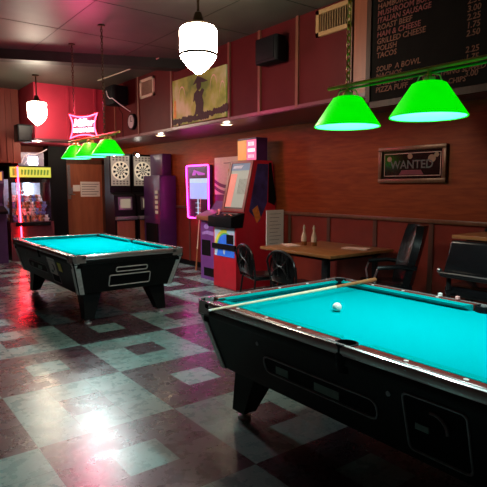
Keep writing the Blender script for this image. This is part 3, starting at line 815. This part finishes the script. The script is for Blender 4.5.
# side art
b = BM(); prism(b, [(4.74, 1.17), (4.90, 1.88), (5.11, 1.88), (5.09, 1.3), (4.93, 1.0)], 1, ya-.004, ya); obj('side_art', b, 'art_indigo', t, False)
b = BM(); prism(b, [(4.885, .985), (4.80, 1.19), (4.90, 1.26), (4.965, 1.07)], 1, ya-.006, ya-.003); obj('side_art_flame', b, 'art_orange', t, False)
b = BM(); prism(b, [(5.11, 1.3), (5.12, 1.90), (5.17, 1.9), (5.27, 1.34), (5.24, 1.25)], 1, ya-.003, ya); obj('side_back_edge', b, 'black_matte', t, False)
# front art
mf = frame_mtx((4.499, (ya+yb)/2, .48), *FACE_LEFT)
b = BM(); flat(b, [(-.26, 0), (.26, 0), (.26, .47), (-.26, .47)], mf, .004); fa = obj('front_art', b, 'art_white', t, False)
def arc(bm, r0, r1, a0, a1, c, h, n=14):
    for i in range(n):
        p, q = a0+(a1-a0)*i/n, a0+(a1-a0)*(i+1)/n
        flat(bm, [(c[0]+r0*math.cos(p), c[1]+r0*math.sin(p)), (c[0]+r1*math.cos(p), c[1]+r1*math.sin(p)), (c[0]+r1*math.cos(q), c[1]+r1*math.sin(q)), (c[0]+r0*math.cos(q), c[1]+r0*math.sin(q))], mf, h)
cc = (.03, .13)
b = BM(); arc(b, 0.001, .21, 0, PI, cc, .006); flat(b, [(-.20, .0), (.26, .0), (.26, .09), (-.16, .13)], mf, .0055); obj('blue_art', b, 'art_blue', fa, False)
b = BM(); arc(b, .235, .285, .45*PI, PI*1.02, cc, .006); obj('yellow_band', b, 'art_yellow', fa, False)
b = BM(); arc(b, .21, .235, .3*PI, PI*1.02, cc, .006); obj('green_band', b, 'art_green', fa, False)
b = BM(); flat(b, [(.06, .20), (.24, .20), (.24, .34), (.06, .34)], mf, .008); flat(b, [(-.30, .11), (.30, .11), (.30, .19), (-.30, .19)], mf, .03); obj('coin_door', b, 'black_matte', fa, False)
b = BM(); flat(b, disc((0, .10), .03, .07), mf, .009); obj('white_mark', b, 'art_white', fa, False)
# lit topper standing on the machine
t = thing('lit_topper_sign', 'small lit orange and pink sign box on top of the red arcade machine', 'sign', (4.98, 6.37, 1.93))
b = BM(); box(b, 4.885, 5.10, 6.14, 6.60, 1.93, 2.27); obj('box', b, 'arcade_dark', t, False)
mt2 = frame_mtx((4.884, 6.37, 1.93), *FACE_LEFT)
b = BM(); flat(b, [(-.23, .01), (-.01, .01), (-.01, .31), (-.23, .31)], mt2, .004); obj('orange_face', b, 'topper_orange', t, False, 'orange half of the sign')
b = BM(); flat(b, [(.0, .01), (.23, .01), (.23, .31), (.0, .31)], mt2, .004); obj('pink_face', b, 'topper_pink', t, False, 'pink half of the sign')
b = BM()
flat(b, [(.03, .13), (.20, .13), (.20, .18), (.03, .18)], mt2, .006)
for i in range(5): flat(b, [(.04+.03*i, .22), (.055+.03*i, .22), (.055+.03*i, .28), (.04+.03*i, .28)], mt2, .006); flat(b, [(.04+.03*i, .04), (.05+.03*i, .04), (.05+.03*i, .09), (.04+.03*i, .09)], mt2, .006)
obj('white_lettering', b, 'topper_white', t, False)
# white notice hanging on the side rear
b = BM(); box(b, 4.895, 5.225, 5.90, 5.918, .60, 1.19); 
t = thing('menu_stand', 'tall narrow white menu stand beside the red arcade machine', 'menu', (5.06, 5.92, 0))
obj('card', b, 'white_paper', t, False)
b = BM()
for i in range(9): box(b, 4.95, 5.17-.03*(i % 3), 5.898, 5.90, 1.13-i*.055, 1.136-i*.055)
obj('writing', b, 'ink', t, False)
b = BM(); tube(b, [(5.06, 5.925, .02), (5.06, 5.925, .62)], .014, 8); lathe(b, [(.13, 0), (.13, .012), (.02, .025)], (5.06, 5.925, 0), 20); obj('post', b, 'black_metal', t)

# purple pedestal arcade machine
t = thing('arcade_cabinet', 'lower purple arcade cabinet half hidden behind the red machine', 'arcade machine', (4.95, 7.08, 0))
ya, yb = 6.78, 7.38
b = BM(); yprism(b, [(4.68, 0), (5.26, 0), (5.26, 1.28), (5.0, 1.3), (4.86, 1.12), (4.68, .98)], ya, yb); obj('body', b, 'arcade_purple', t, False)
b = BM(); prism(b, [(4.58, .99), (4.58, 1.06), (4.86, 1.16), (4.86, 1.05)], 1, ya, yb, .006); obj('control_panel', b, mat('brown_orange_control_panel', (.22, .07, .03, 1), .4), t)
mf = frame_mtx((4.679, 7.08, 0), *FACE_LEFT)
b = BM(); flat(b, [(-.26, .40), (.0, .40), (.0, .66), (-.26, .66)], mf, .004); obj('coin_door', b, 'black_matte', t, False)
b = BM(); flat(b, [(-.2, .06), (.2, .06), (.2, .2), (-.2, .2)], mf, .004); obj('cash_door', b, 'black_matte', t, False)
b = BM(); flat(b, [(-.25, .74), (-.1, .76), (.1, .74), (.24, .78), (.1, .80), (-.1, .82), (-.25, .78)], mf, .004); flat(b, disc((-.12, .88), .07, .04), mf, .004); obj('lilac_art', b, mat('lilac_print', (.40, .25, .6, 1), .5), t, False)
# beer poster on the wall above it
t = thing('beer_poster', 'cream poster with a beer mug and maroon swoosh beside the neon panel', 'poster', (WX-.012, 7.46, 1.166))
b = BM(); box(b, WX-.02, WX-.004, 7.06, 7.84, 1.166, 2.05); obj('sheet', b, 'art_cream', t, False)
mm = frame_mtx((WX-.021, 7.45, 1.22), *FACE_LEFT)
b = BM(); flat(b, [(-.39, 0), (.39, 0), (.39, .18), (-.39, .18)], mm, .002)
for z in (.22, .33):
    for i in range(10):
        u0, u1 = -.39+.078*i, -.39+.078*(i+1); fz = lambda u: z+.10*(u/.39)**2-.04
        flat(b, [(u0, fz(u0)), (u1, fz(u1)), (u1, fz(u1)+.06), (u0, fz(u0)+.06)], mm, .003)
obj('maroon_swoosh', b, 'art_maroon', t, False)
b = BM(); flat(b, [(.05, .44), (.17, .44), (.18, .62), (.04, .62)], mm, .003); obj('mug_print', b, 'amber', t, False)
b = BM(); flat(b, [(-.1, .72), (.30, .72), (.30, .735), (-.1, .735)], mm, .003); flat(b, [(.17, .48), (.22, .48), (.22, .58), (.18, .58)], mm, .003); obj('print_lines', b, 'ink', t, False)

# ------------------------------------------------------------------ neon framed jukebox panel on the wall
t = thing('wall_jukebox', 'wall panel outlined in magenta neon with a pale blue lit picture', 'jukebox', (WX-.05, 8.27, .93))
y0, y1, z0, z1 = 7.90, 8.62, .95, 1.93
b = BM(); box(b, WX-.10, WX-.03, y0, y1, z0, z1); obj('panel', b, 'juke_dark', t, False)
b = BM(); tube(b, [(WX-.115, p[0], p[1]) for p in rounded([(y0, z0), (y1, z0), (y1+.05, z1), (y0, z1)], .05)], .010, 8, True); obj('neon_outline', b, 'neon_magenta', t)
mm = frame_mtx((WX-.101, 8.26, z0), *FACE_LEFT)
b = BM(); flat(b, [(-.30, .36), (.30, .36), (.30, .74), (-.30, .74)], mm, .004); obj('lit_picture', b, 'juke_blue', t, False)
b = BM(); flat(b, [(-.30, .66), (.30, .66), (.30, .74), (-.30, .74)], mm, .006)
flat(b, [(-.03, .05), (.0, .05), (.0, .36), (-.03, .36)], mm, .006)
for i in range(3): flat(b, [(-.1, .1+.09*i), (.08, .1+.09*i), (.08, .11+.09*i), (-.1, .11+.09*i)], mm, .006)
obj('pale_marks', b, mat('pale_cyan_marks', (.45, .7, .8, 1), .4, emit=(.4, .7, .9, 1), strength=.6), t, False)
b = BM(); flat(b, [(-.22, .80), (-.1, .80), (-.08, .86), (.0, .80), (.22, .80), (.22, .83), (-.15, .90)], mm, .006); obj('violet_lettering', b, mat('violet_marks', (.3, .05, .4, 1), .4, emit=(.6, .08, .7, 1), strength=.5), t, False)
cue('pool_cue', 'pale pool cue leaning upright against the wall under the neon panel', (5.14, 8.10, 1.32), (4.98, 8.02, .012), .7)

# dark tall cabinet with purple sheen beside the dart machines
t = thing('vending_cabinet', 'tall dark cabinet with a purple lit side right of the dart machines', 'cabinet', (5.02, 9.5, 0))
b = BM(); box(b, 4.90, 5.27, 9.22, 9.92, 0, 1.76, .01); obj('body', b, 'arcade_dark', t)
b = BM(); box(b, 5.06, 5.27, 9.4, 9.92, 1.76, 2.2, .01); obj('upper_box', b, 'arcade_dark', t)
b = BM()
for i in range(5): box(b, 4.885, 4.90, 9.30, 9.40, 1.0+.1*i, 1.06+.1*i)
obj('push_buttons', b, 'screen_warm', t, False)
b = BM(); box(b, 4.88, 4.90, 9.3, 9.8, .2, .8); obj('delivery_door', b, 'black_matte', t, False)

# ------------------------------------------------------------------ dart machines
def dart_machine(label, x, y, grp):
    t = thing('dart_machine', label, 'dart machine', (x, y+.3, 0), grp)
    w = .232
    b = BM(); prism(b, [(y, 0), (y+.5, 0), (y+.5, 2.22), (y+.22, 2.22), (y+.22, 1.42), (y+.04, 1.36), (y, .95)], 0, x-w, x+w); obj('body', b, 'black', t, False)
    b = BM(); box(b, x-w+.03, x+w-.03, y+.205, y+.22, 1.56, 2.18); obj('board_panel', b, glow('backlit_board_panel', (.6, .52, .38, 1), .28, (.3, .28, .22, 1)), t, False)
    cx_, cz_ = x, 1.87
    b = BM(); lathe(b, [(.192, y+.195), (.192, y+.206)], (cx_, 0, cz_), 40, 1); bd = obj('dartboard', b, 'board_cream', t)
    b = BM(); m_ = frame_mtx((cx_, y+.1945, cz_), *FACE_FRONT)
    for i in range(0, 20, 2):
        for r0, r1 in ((.03, .09), (.11, .165)):
            a0, a1 = 2*PI*i/20, 2*PI*(i+1)/20
            flat(b, [(r0*math.cos(a0), r0*math.sin(a0)), (r1*math.cos(a0), r1*math.sin(a0)), (r1*math.cos(a1), r1*math.sin(a1)), (r0*math.cos(a1), r0*math.sin(a1))], m_, .002)
    flat(b, disc((0, 0), .018, .018), m_, .003)
    obj('dark_segments', b, 'black_matte', bd, False)
    b = BM(); mp_ = frame_mtx((x, y+.2045, 1.56), *FACE_FRONT)
    for z_ in (.04, .09, .53, .58):
        for i in range(5): flat(b, disc((-.15+.075*i, z_), .022, .018, 8), mp_, .002)
    obj('board_print', b, 'ink', t, False)
    m_ = frame_mtx((x, y+.035, 1.0), *FACE_FRONT)
    b = BM(); box(b, x-.15, x+.15, y-.005, y+.04, 1.06, 1.33); obj('score_housing', b, 'grey_metal', t, False)
    b = BM(); box(b, x-.11, x+.11, y-.012, y-.004, 1.10, 1.29); obj('score_screen', b, 'screen_warm', t, False)
    b = BM(); box(b, x-w, x+w, y-.09, y, .86, .93, .01); obj('button_shelf', b, 'grey_metal', t)
    b = BM(); box(b, x-w+.04, x+w-.04, y-.02, y, .12, .84); obj('coin_front', b, 'door_wood', t, False)
    b = BM(); tube(b, [(x-.2, y+.25, 2.22), (x-.2, y+.2, 2.26), (x-.215, y+.05, 2.25), (x-.215, y+.0, 2.21)], .012, 8); obj('lamp_arm', b, 'black_metal', t)
    b = BM(); ball(b, (x-.215, y-.01, 2.185), .032, 12); obj('lamp_bulb', b, 'bulb', t)
dart_machine('black electronic dart machine nearer the brown door, lit board', 4.53, 10.02, 'dart machines')
dart_machine('black electronic dart machine beside the purple lit cabinet', 5.04, 10.02, 'dart machines')

# ------------------------------------------------------------------ claw machine with toys
t = thing('claw_machine', 'claw crane machine with yellow green marquee and heaped toys', 'claw machine', (3.06, 11.95, 0))
x0, x1, y0, y1 = 2.62, 3.50, 11.42, 12.2
b = BM(); box(b, x0, x1, y0, y1, 0, .80); obj('base', b, mat('dark_red_base', (.09, .012, .02, 1), .4), t, False)
for X in (x0, x1-.05):
    for Y in (y0, y1-.05):
        b = BM(); box(b, X, X+.05, Y, Y+.05, .80, 1.70); obj('corner_post', b, 'black_matte', t, False)
b = BM(); box(b, x0, x1, y0, y1, 1.70, 1.97); obj('canopy', b, 'black_matte', t, False)
b = BM(); box(b, x0+.03, x1-.03, y0-.012, y0, 1.735, 1.945); mq = obj('marquee', b, 'marquee', t, False)
b = BM(); mmq = frame_mtx((3.06, y0-.012, 1.735), *FACE_FRONT)
for i in range(9): flat(b, [(-.2+.065*i, .05), (-.165+.065*i, .05), (-.15+.065*i, .15), (-.19+.065*i, .16)], mmq, .002)
flat(b, [(-.36, .03), (-.28, .03), (-.28, .18), (-.36, .18)], mmq, .002)
obj('marquee_print', b, 'marquee_mark', mq, False)
b = BM(); box(b, x0+.05, x1-.05, y0+.01, y0+.016, .80, 1.70); obj('front_glass', b, 'glass', t, False)
b = BM(); box(b, x0+.02, x0+.026, y0+.05, y1-.05, .80, 1.70); obj('side_glass', b, 'glass', t, False)
b = BM(); box(b, x0+.05, x1-.05, y1-.03, y1-.01, .80, 1.70); obj('back_panel', b, mat('pale_blue_back_panel', (.5, .58, .68, 1), .4), t, False)
b = BM(); tube(b, [(3.17, 12.1, 1.2), (3.17, 12.1, 1.68)], .018, 8); obj('light_tube', b, 'white_tube', t)
b = BM(); tube(b, [(x0+.1, y0+.12, 1.685), (x1-.1, y0+.12, 1.685)], .012, 8); obj('top_tube', b, 'white_tube', t)
b = BM(); box(b, x0+.05, x1-.05, y0+.02, y0+.05, 1.62, 1.70); obj('tube_cover', b, 'black_matte', t, False)
b = BM()
lathe(b, [(.03, 1.45), (.03, 1.70)], (2.95, 11.75, 0), 10); ball(b, (2.95, 11.75, 1.43), .05, 12)
for k in range(3):
    a = 2*PI*k/3; tube(b, [(2.95, 11.75, 1.43), (2.95+.09*math.cos(a), 11.75+.09*math.sin(a), 1.37), (2.95+.04*math.cos(a), 11.75+.04*math.sin(a), 1.27)], .008, 6)
obj('claw', b, 'chrome', t)
b = BM(); box(b, x0+.1, x0+.4, y0-.015, y0, .1, .45); obj('prize_door', b, 'black_matte', t, False)
b = BM(); box(b, x0+.1, x1-.1, y0-.12, y0, .72, .80, .008); lathe(b, [(.008, .80), (.008, .9), (.022, .91), (0, .94)], (3.0, y0-.06, 0), 10); obj('control_shelf', b, 'black_matte', t)
b = BM(); tube(b, [(2.815, y0-.045, .35), (2.795, y0-.03, 1.95)], .016, 8); obj('red_light_tube', b, 'neon_red', t)
# toys
toy_cols = [('pale', (.55, .45, .42, 1)), ('brown', (.25, .10, .04, 1)), ('red', (.42, .03, .04, 1)), ('blue', (.10, .14, .35, 1)), ('tan', (.45, .25, .12, 1)), ('white', (.7, .68, .66, 1))]
protos = []
def toy_mesh(col_name, c):
    b = BM(); ball(b, (0, 0, .055), .055, 12, (1, .9, 1)); ball(b, (0, -.01, .13), .045, 12)
    for s in (-1, 1):
        ball(b, (s*.035, 0, .165), .018, 8); ball(b, (s*.06, -.02, .07), .022, 8, (1, 1, 1.3)); ball(b, (s*.035, -.045, .02), .024, 8, (1, 1.3, 1))
    bmesh.ops.scale(b, vec=(.76, .76, .80), verts=b.verts[:]); return b
first = {}
rt = random.Random(11); k = 0
tops = []
for layer, (zz, ny) in enumerate(((.80, 4), (.94, 4), (1.08, 4), (1.22, 3))):
    nx = 6 if layer < 3 else 5
    for i in range(nx):
        for j in range(ny):
            nm, c = rt.choice(toy_cols)
            x = x0+.12+(i+.5*(layer % 2))*.128; y = y0+.12+j*.15+max(0, layer-1)*.12
            if x > x1-.1 or y > y1-.1: continue
            if nm not in first:
                o = obj('plush_toy', toy_mesh(nm, c), mat(nm+'_plush', c, .9, 0, .3, 60, .1)); first[nm] = o
            else:
                o = first[nm].copy(); COL.objects.link(o)
            o.location = (x, y, zz); o.rotation_euler = (0, 0, rt.uniform(-.6, .6))
            tag(o, nm+' plush toy in the heap behind the claw machine glass', 'plush toy', nm+' plush toys in the claw machine'); k += 1
# box and cables on top of the claw machine
t = thing('cable_box', 'grey box with a painted white shine and loose cables on top of the claw machine', 'box', (3.1, 11.8, 1.97))
b = BM(); box(b, 2.85, 3.38, 11.55, 12.1, 1.97, 2.26, .01); obj('box', b, mat('violet_grey_box', (.3, .28, .36, 1), .4), t)
b = BM(); box(b, 3.06, 3.24, 11.54, 11.55, 2.0, 2.16); obj('glow_face', b, 'white_tube', t, False)  # emissive white patch stands in for the shine of the reflective box
b = BM(); tube(b, [(2.9, 11.5, 2.02), (2.95, 11.47, 2.16), (3.05, 11.45, 2.22), (3.15, 11.45, 2.2), (3.3, 11.44, 2.26), (3.42, 11.46, 2.33)], .012, 6)
tube(b, [(2.95, 11.5, 2.0), (3.02, 11.46, 2.1), (2.98, 11.45, 2.2)], .012, 6); obj('cable', b, 'white_cable', t)

# another arcade machine at the left edge
t = thing('arcade_cabinet', 'arcade machine cut by the left edge beside the claw machine', 'arcade machine', (2.2, 11.6, 0))
b = BM(); prism(b, [(11.2, 0), (12.0, 0), (12.0, 1.85), (11.3, 1.85), (11.28, 1.6), (11.5, 1.2), (11.2, 1.0)], 0, 1.85, 2.5); obj('body', b, 'arcade_dark', t, False)
b = BM(); box(b, 1.88, 2.47, 11.285, 11.30, 1.62, 1.83); obj('marquee', b, 'topper_orange', t, False)
b = BM(); hexa(b, [(1.95, 11.465, 1.22), (2.4, 11.465, 1.22), (2.4, 11.47, 1.22), (1.95, 11.47, 1.22)], [(1.95, 11.275, 1.57), (2.4, 11.275, 1.57), (2.4, 11.28, 1.57), (1.95, 11.28, 1.57)]); obj('screen', b, mat('purple_lit_screen', (.1, .03, .15, 1), .3, emit=(.45, .1, .6, 1), strength=.5), t, False)
b = BM(); prism(b, [(11.05, 1.0), (11.05, 1.05), (11.4, 1.15), (11.4, 1.0)], 0, 1.85, 2.5); obj('control_panel', b, 'black_matte', t, False)
b = BM(); box(b, 2.0, 2.35, 11.19, 11.2, .45, .75); obj('coin_door', b, mat('violet_coin_door', (.12, .03, .18, 1), .4), t, False)
# black box hung from the bulkhead corner, and a lit sign at the edge
t = thing('wall_speaker', 'black box speaker fixed beside the red bulkhead, above the claw machine', 'speaker', (2.67, 10.5, 2.43))
b = BM(); box(b, 2.58, 2.83, 10.36, 10.66, 2.38, 2.70, .01); obj('enclosure', b, 'black_matte', t)
b = BM(); box(b, 2.60, 2.81, 10.352, 10.36, 2.41, 2.67); obj('grille', b, 'black', t, False)
b = BM(); box(b, 2.83, 2.868, 10.45, 10.55, 2.55, 2.7); obj('bracket', b, 'black_metal', t, False)
t = thing('lit_sign', 'small glowing pale sign at the left edge of the photo', 'sign', (2.1, 11.25, 2.4))
b = BM(); box(b, 2.0, 2.34, 11.235, 11.285, 2.38, 2.72); obj('case', b, 'arcade_red', t, False)
b = BM(); box(b, 2.02, 2.32, 11.23, 11.236, 2.40, 2.70); obj('glow_face', b, glow('salmon_lit_face', (1, .5, .35, 1), 1.2), t, False)

# ------------------------------------------------------------------ dining table with bottles, menus, chairs
t = thing('dining_table', 'varnished wooden dining table against the burgundy wainscot', 'table', (4.70, 4.58, 0))
b = BM(); box(b, 4.12, 5.22, 3.88, 5.10, .75, .785, .006); obj('tabletop', b, 'table_wood', t)
b = BM(); box(b, 4.25, 5.15, 4.02, 4.96, .70, .75); obj('apron', b, 'black', t, False)
for x, y in ((4.28, 4.08), (5.12, 4.08), (4.28, 4.94), (5.12, 4.94)):
    b = BM(); box(b, x-.025, x+.025, y-.025, y+.025, 0, .70); obj('leg', b, 'black_metal', t, False)
def bottle(label, x, y):
    t = thing('sauce_bottle', label, 'bottle', (x, y, .785), 'sauce bottles on the dining table')
    b = BM(); lathe(b, [(.034, .785), (.037, .792), (.037, .835)], (x, y, 0), 18); obj('sauce', b, 'bottle_sauce', t)
    b = BM(); lathe(b, [(.037, .835), (.036, .89), (.026, .93), (.015, .965), (.013, 1.0)], (x, y, 0), 18); obj('bottle', b, 'bottle_glass', t)
    b = BM(); lathe(b, [(.016, .998), (.016, 1.02), (.004, 1.05), (0, 1.051)], (x, y, 0), 14); obj('cap', b, 'cream', t)
bottle('sauce bottle on the wooden table, left of the pair', 4.66, 4.86)
bottle('sauce bottle on the wooden table, right of the pair', 4.68, 4.70)
def menu(label, x, y, w, d, a):
    t = thing('menu_card', label, 'menu', (x, y, .785), 'menus on the dining table')
    b = BM(); box(b, -w/2, w/2, -d/2, d/2, 0, .005); box(b, -w/2, w/2-.004, -d/2, d/2, .007, .012); box(b, -w/2, -w/2+.004, -d/2, d/2, .0, .012)
    bmesh.ops.transform(b, matrix=Matrix.Translation((x, y, .7855)) @ Matrix.Rotation(a, 4, 'Z'), verts=b.verts[:])
    obj('cover', b, 'menu_paper', t, False)
    return t
menu('folded pale menu lying at the right end of the wooden table', 4.86, 4.16, .17, .32, .35)
menu('folded pale menu lying left of the bottles on the wooden table', 4.48, 4.92, .16, .26, -.3)

def iron_chair(label, loc, rz):
    t = thing('metal_chair', label, 'chair', (0, 0, 0), 'black metal chairs at the dining table')
    b = BM(); box(b, -.21, .21, -.20, .21, .43, .48, .02); obj('seat', b, 'black_vinyl', t)
    hoop = [(-.21, -.20, .45), (-.25, -.23, .60), (-.255, -.245, .70)]
    for k in range(11):
        a = PI-PI*k/10; hoop.append((.25*math.cos(a), -.255, .70+.15*math.sin(a)))
    hoop += [(.255, -.245, .70), (.25, -.23, .60), (.21, -.20, .45)]
    b = BM()
    pl = [(-.19, .50), (.19, .50), (.225, .62), (.225, .70)]+[(.225*math.cos(PI*k/8), .70+.125*math.sin(PI*k/8)) for k in range(1, 8)]+[(-.225, .70), (-.225, .62)]
    prism(b, pl, 1, -.238, -.222, .005); obj('back_panel', b, 'black_vinyl', t)
    b = BM(); tube(b, hoop, .013, 8); obj('back_hoop', b, 'black_metal', t)
    b = BM()
    for x in (-.12, -.06, .06, .12): tube(b, [(x, -.215, .47), (x*1.05, -.250, .65), (x*.9, -.258, .70+.15*math.sqrt(max(0, 1-(x*.9/.25)**2))-.01)], .009, 6)
    for q in (-1, 1):
        tube(b, [(q*(.15-.3*k/8), -.262, .56+.24*k/8+.03*math.sin(PI*k/4)) for k in range(9)], .008, 6)
    obj('scroll_back', b, 'black_metal', t)
    for sx in (-1, 1):
        b = BM(); tube(b, [(sx*.19, .19, .44), (sx*.21, .22, 0)], .012, 8); obj('leg', b, 'black_metal', t)
        b = BM(); tube(b, [(sx*.19, -.19, .44), (sx*.215, -.25, 0)], .012, 8); obj('leg', b, 'black_metal', t)
    b = BM(); tube(b, [(-.198, .205, .2), (-.205, -.225, .2)], .007, 6); tube(b, [(.198, .205, .2), (.205, -.225, .2)], .007, 6); obj('stretcher', b, 'black_metal', t)
    t.location = loc; t.rotation_euler = (0, 0, rz)
    return t
c0 = iron_chair('black metal scroll-back chair next to the red arcade machine', (3.98, 4.86, 0), -PI/2-.25)
c1 = copy_tree(c0); c1.location = (3.90, 4.14, 0); c1.rotation_euler = (0, 0, -PI/2-.1)
c1['label'] = 'black metal scroll-back chair in front of the wooden table'

def arm_chair(label, loc, rz, band):
    """faces +Y"""
    t = thing('armchair', label, 'chair', (0, 0, 0), 'black vinyl armchairs')
    b = BM(); box(b, -.25, .25, -.22, .26, .42, .52, .03); obj('seat', b, 'black_vinyl', t)
    b = BM()
    n = 9
    ov, iv = [], []
    for lev, (z, yo, w) in enumerate(((.50, -.24, .25), (.70, -.28, .27), (.90, -.33, .27), (1.06, -.37, .24), (1.13, -.385, .19))):
        ro, ri = [], []
        for k in range(n):
            s = -1+2*k/(n-1); x = w*s; y = yo+.10*s*s
            ro.append(b.verts.new((x*1.06, y-.035, z))); ri.append(b.verts.new((x*.94, y+.035, z)))
        ov.append(ro); iv.append(ri)
    for L_ in range(4):
        for k in range(n-1):
            b.faces.new((ov[L_][k], ov[L_][k+1], ov[L_+1][k+1], ov[L_+1][k])); b.faces.new((iv[L_][k+1], iv[L_][k], iv[L_+1][k], iv[L_+1][k+1]))
        b.faces.new((ov[L_][0], ov[L_+1][0], iv[L_+1][0], iv[L_][0])); b.faces.new((ov[L_][-1], iv[L_][-1], iv[L_+1][-1], ov[L_+1][-1]))
    for k in range(n-1):
        b.faces.new((ov[0][k], iv[0][k], iv[0][k+1], ov[0][k+1])); b.faces.new((ov[-1][k], ov[-1][k+1], iv[-1][k+1], iv[-1][k]))
    bk = obj('backrest', b, 'black_vinyl', t)
    b = BM()
    for k in (2, 4, 6): 
        x = (-1+2*k/8)*.215; ball(b, (x, -.34, 1.10), .012, 8)
    obj('button', b, 'chrome', bk)
    for sx in (-1, 1):
        b = BM(); tube(b, [(sx*.27, -.24, .70), (sx*.29, -.05, .715), (sx*.28, .16, .70)], .026, 10); ar = obj('armrest', b, 'black_vinyl', t)
        b = BM(); tube(b, [(sx*.28, .15, .69), (sx*.275, .18, .60), (sx*.24, .16, .46)], .011, 8); obj('arm_post', b, 'chrome', ar)
        for sy in (-1, 1):
            b = BM(); tube(b, [(sx*.20, sy*.17, .43), (sx*.24, sy*.23, 0)], .015, 8); obj('leg', b, 'black_metal', t)
    t.location = loc; t.rotation_euler = (0, 0, rz)
    return t
arm_chair('black vinyl armchair leaning back at the right end of the wooden table', (4.60, 3.50, 0), .85, False)

# second table and the broad black chair at the right edge
t = thing('pub_table', 'wooden table top cut by the right edge behind the broad black chair', 'table', (4.86, 2.1, 0))
b = BM(); box(b, 4.50, 5.25, 1.5, 2.70, 1.05, 1.085, .006); obj('tabletop', b, 'table_wood', t)
b = BM(); box(b, 4.62, 5.15, 1.62, 2.62, 1.0, 1.05); obj('apron', b, 'black', t, False)
for x, y in ((4.66, 1.66), (5.1, 1.66), (4.66, 2.58), (5.1, 2.58)):
    b = BM(); box(b, x-.03, x+.03, y-.03, y+.03, 0, 1.0); obj('leg', b, 'black', t, False)
t = thing('condiment_tray', 'dark tray with a glint at the back of the right table', 'tray', (5.1, 2.5, 1.085))
b = BM(); box(b, 5.05, 5.22, 2.2, 2.68, 1.086, 1.12, .01); obj('tray', b, 'black_matte', t)
b = BM(); lathe(b, [(.03, 1.12), (.03, 1.128), (0, 1.13)], (5.12, 2.45, 0), 14); obj('lid', b, 'chrome', t)
t = thing('club_chair', 'broad black vinyl club chair with a chrome lower band at the right edge', 'chair', (4.2, 2.15, 0))
b = BM()
hexa(b, [(3.96, 1.70, .79), (4.06, 1.70, .79), (4.06, 2.45, .79), (3.96, 2.45, .79)], [(3.98, 1.74, 1.09), (4.05, 1.74, 1.09), (4.05, 2.40, 1.09), (3.98, 2.40, 1.09)])
bmesh.ops.bevel(b, geom=b.edges[:], offset=.025, segments=3, affect='EDGES', profile=.5)
obj('backrest', b, 'black_vinyl', t)
b = BM(); tube(b, [(3.985, 2.47, .80), (3.945, 2.44, .80), (3.94, 1.72, .80), (3.985, 1.69, .80)], .024, 10); obj('lower_band', b, 'black_metal', t)
b = BM(); tube(b, [(3.915, 2.44, .818), (3.915, 1.72, .818)], .006, 8); obj('chrome_strip', b, 'chrome', t)
b = BM(); ball(b, (3.95, 2.47, .83), .022, 12); obj('end_knob', b, 'chrome', t)
b = BM(); box(b, 4.04, 4.46, 1.74, 2.48, .60, .70, .03); obj('seat', b, 'black_vinyl', t)
for x, y in ((4.02, 1.78), (4.40, 1.78), (4.02, 2.42), (4.40, 2.42)):
    b = BM(); tube(b, [(x, y, .62), (x, y, 0)], .02, 8); obj('leg', b, 'black_metal', t)
b = BM(); tube(b, [(4.02, 1.78, .2), (4.02, 2.42, .2)], .011, 8); tube(b, [(4.4, 1.78, .2), (4.4, 2.42, .2)], .011, 8); tube(b, [(4.02, 2.42, .66), (4.02, 2.42, .82)], .02, 8); tube(b, [(4.02, 1.78, .66), (4.02, 1.78, .82)], .02, 8); obj('stretcher', b, 'black_metal', t)

# ------------------------------------------------------------------ world, camera, view
w = bpy.data.worlds.new('World'); S.world = w; w.use_nodes = True
w.node_tree.nodes['Background'].inputs['Color'].default_value = (.01, .008, .01, 1)
w.node_tree.nodes['Background'].inputs['Strength'].default_value = .2
cam = bpy.data.cameras.new('Camera'); co = bpy.data.objects.new('Camera', cam); COL.objects.link(co)
cam.sensor_width = 36; cam.lens = 519.2/487*36; cam.clip_start = .05
co.location = (0, 0, 1.53); co.rotation_euler = (PI/2-.10816, 0, -.64776)
S.camera = co
S.view_settings.view_transform = 'Standard'; S.view_settings.look = 'None'
S.view_settings.exposure = 0; S.view_settings.gamma = 1; S.view_settings.use_curve_mapping = False
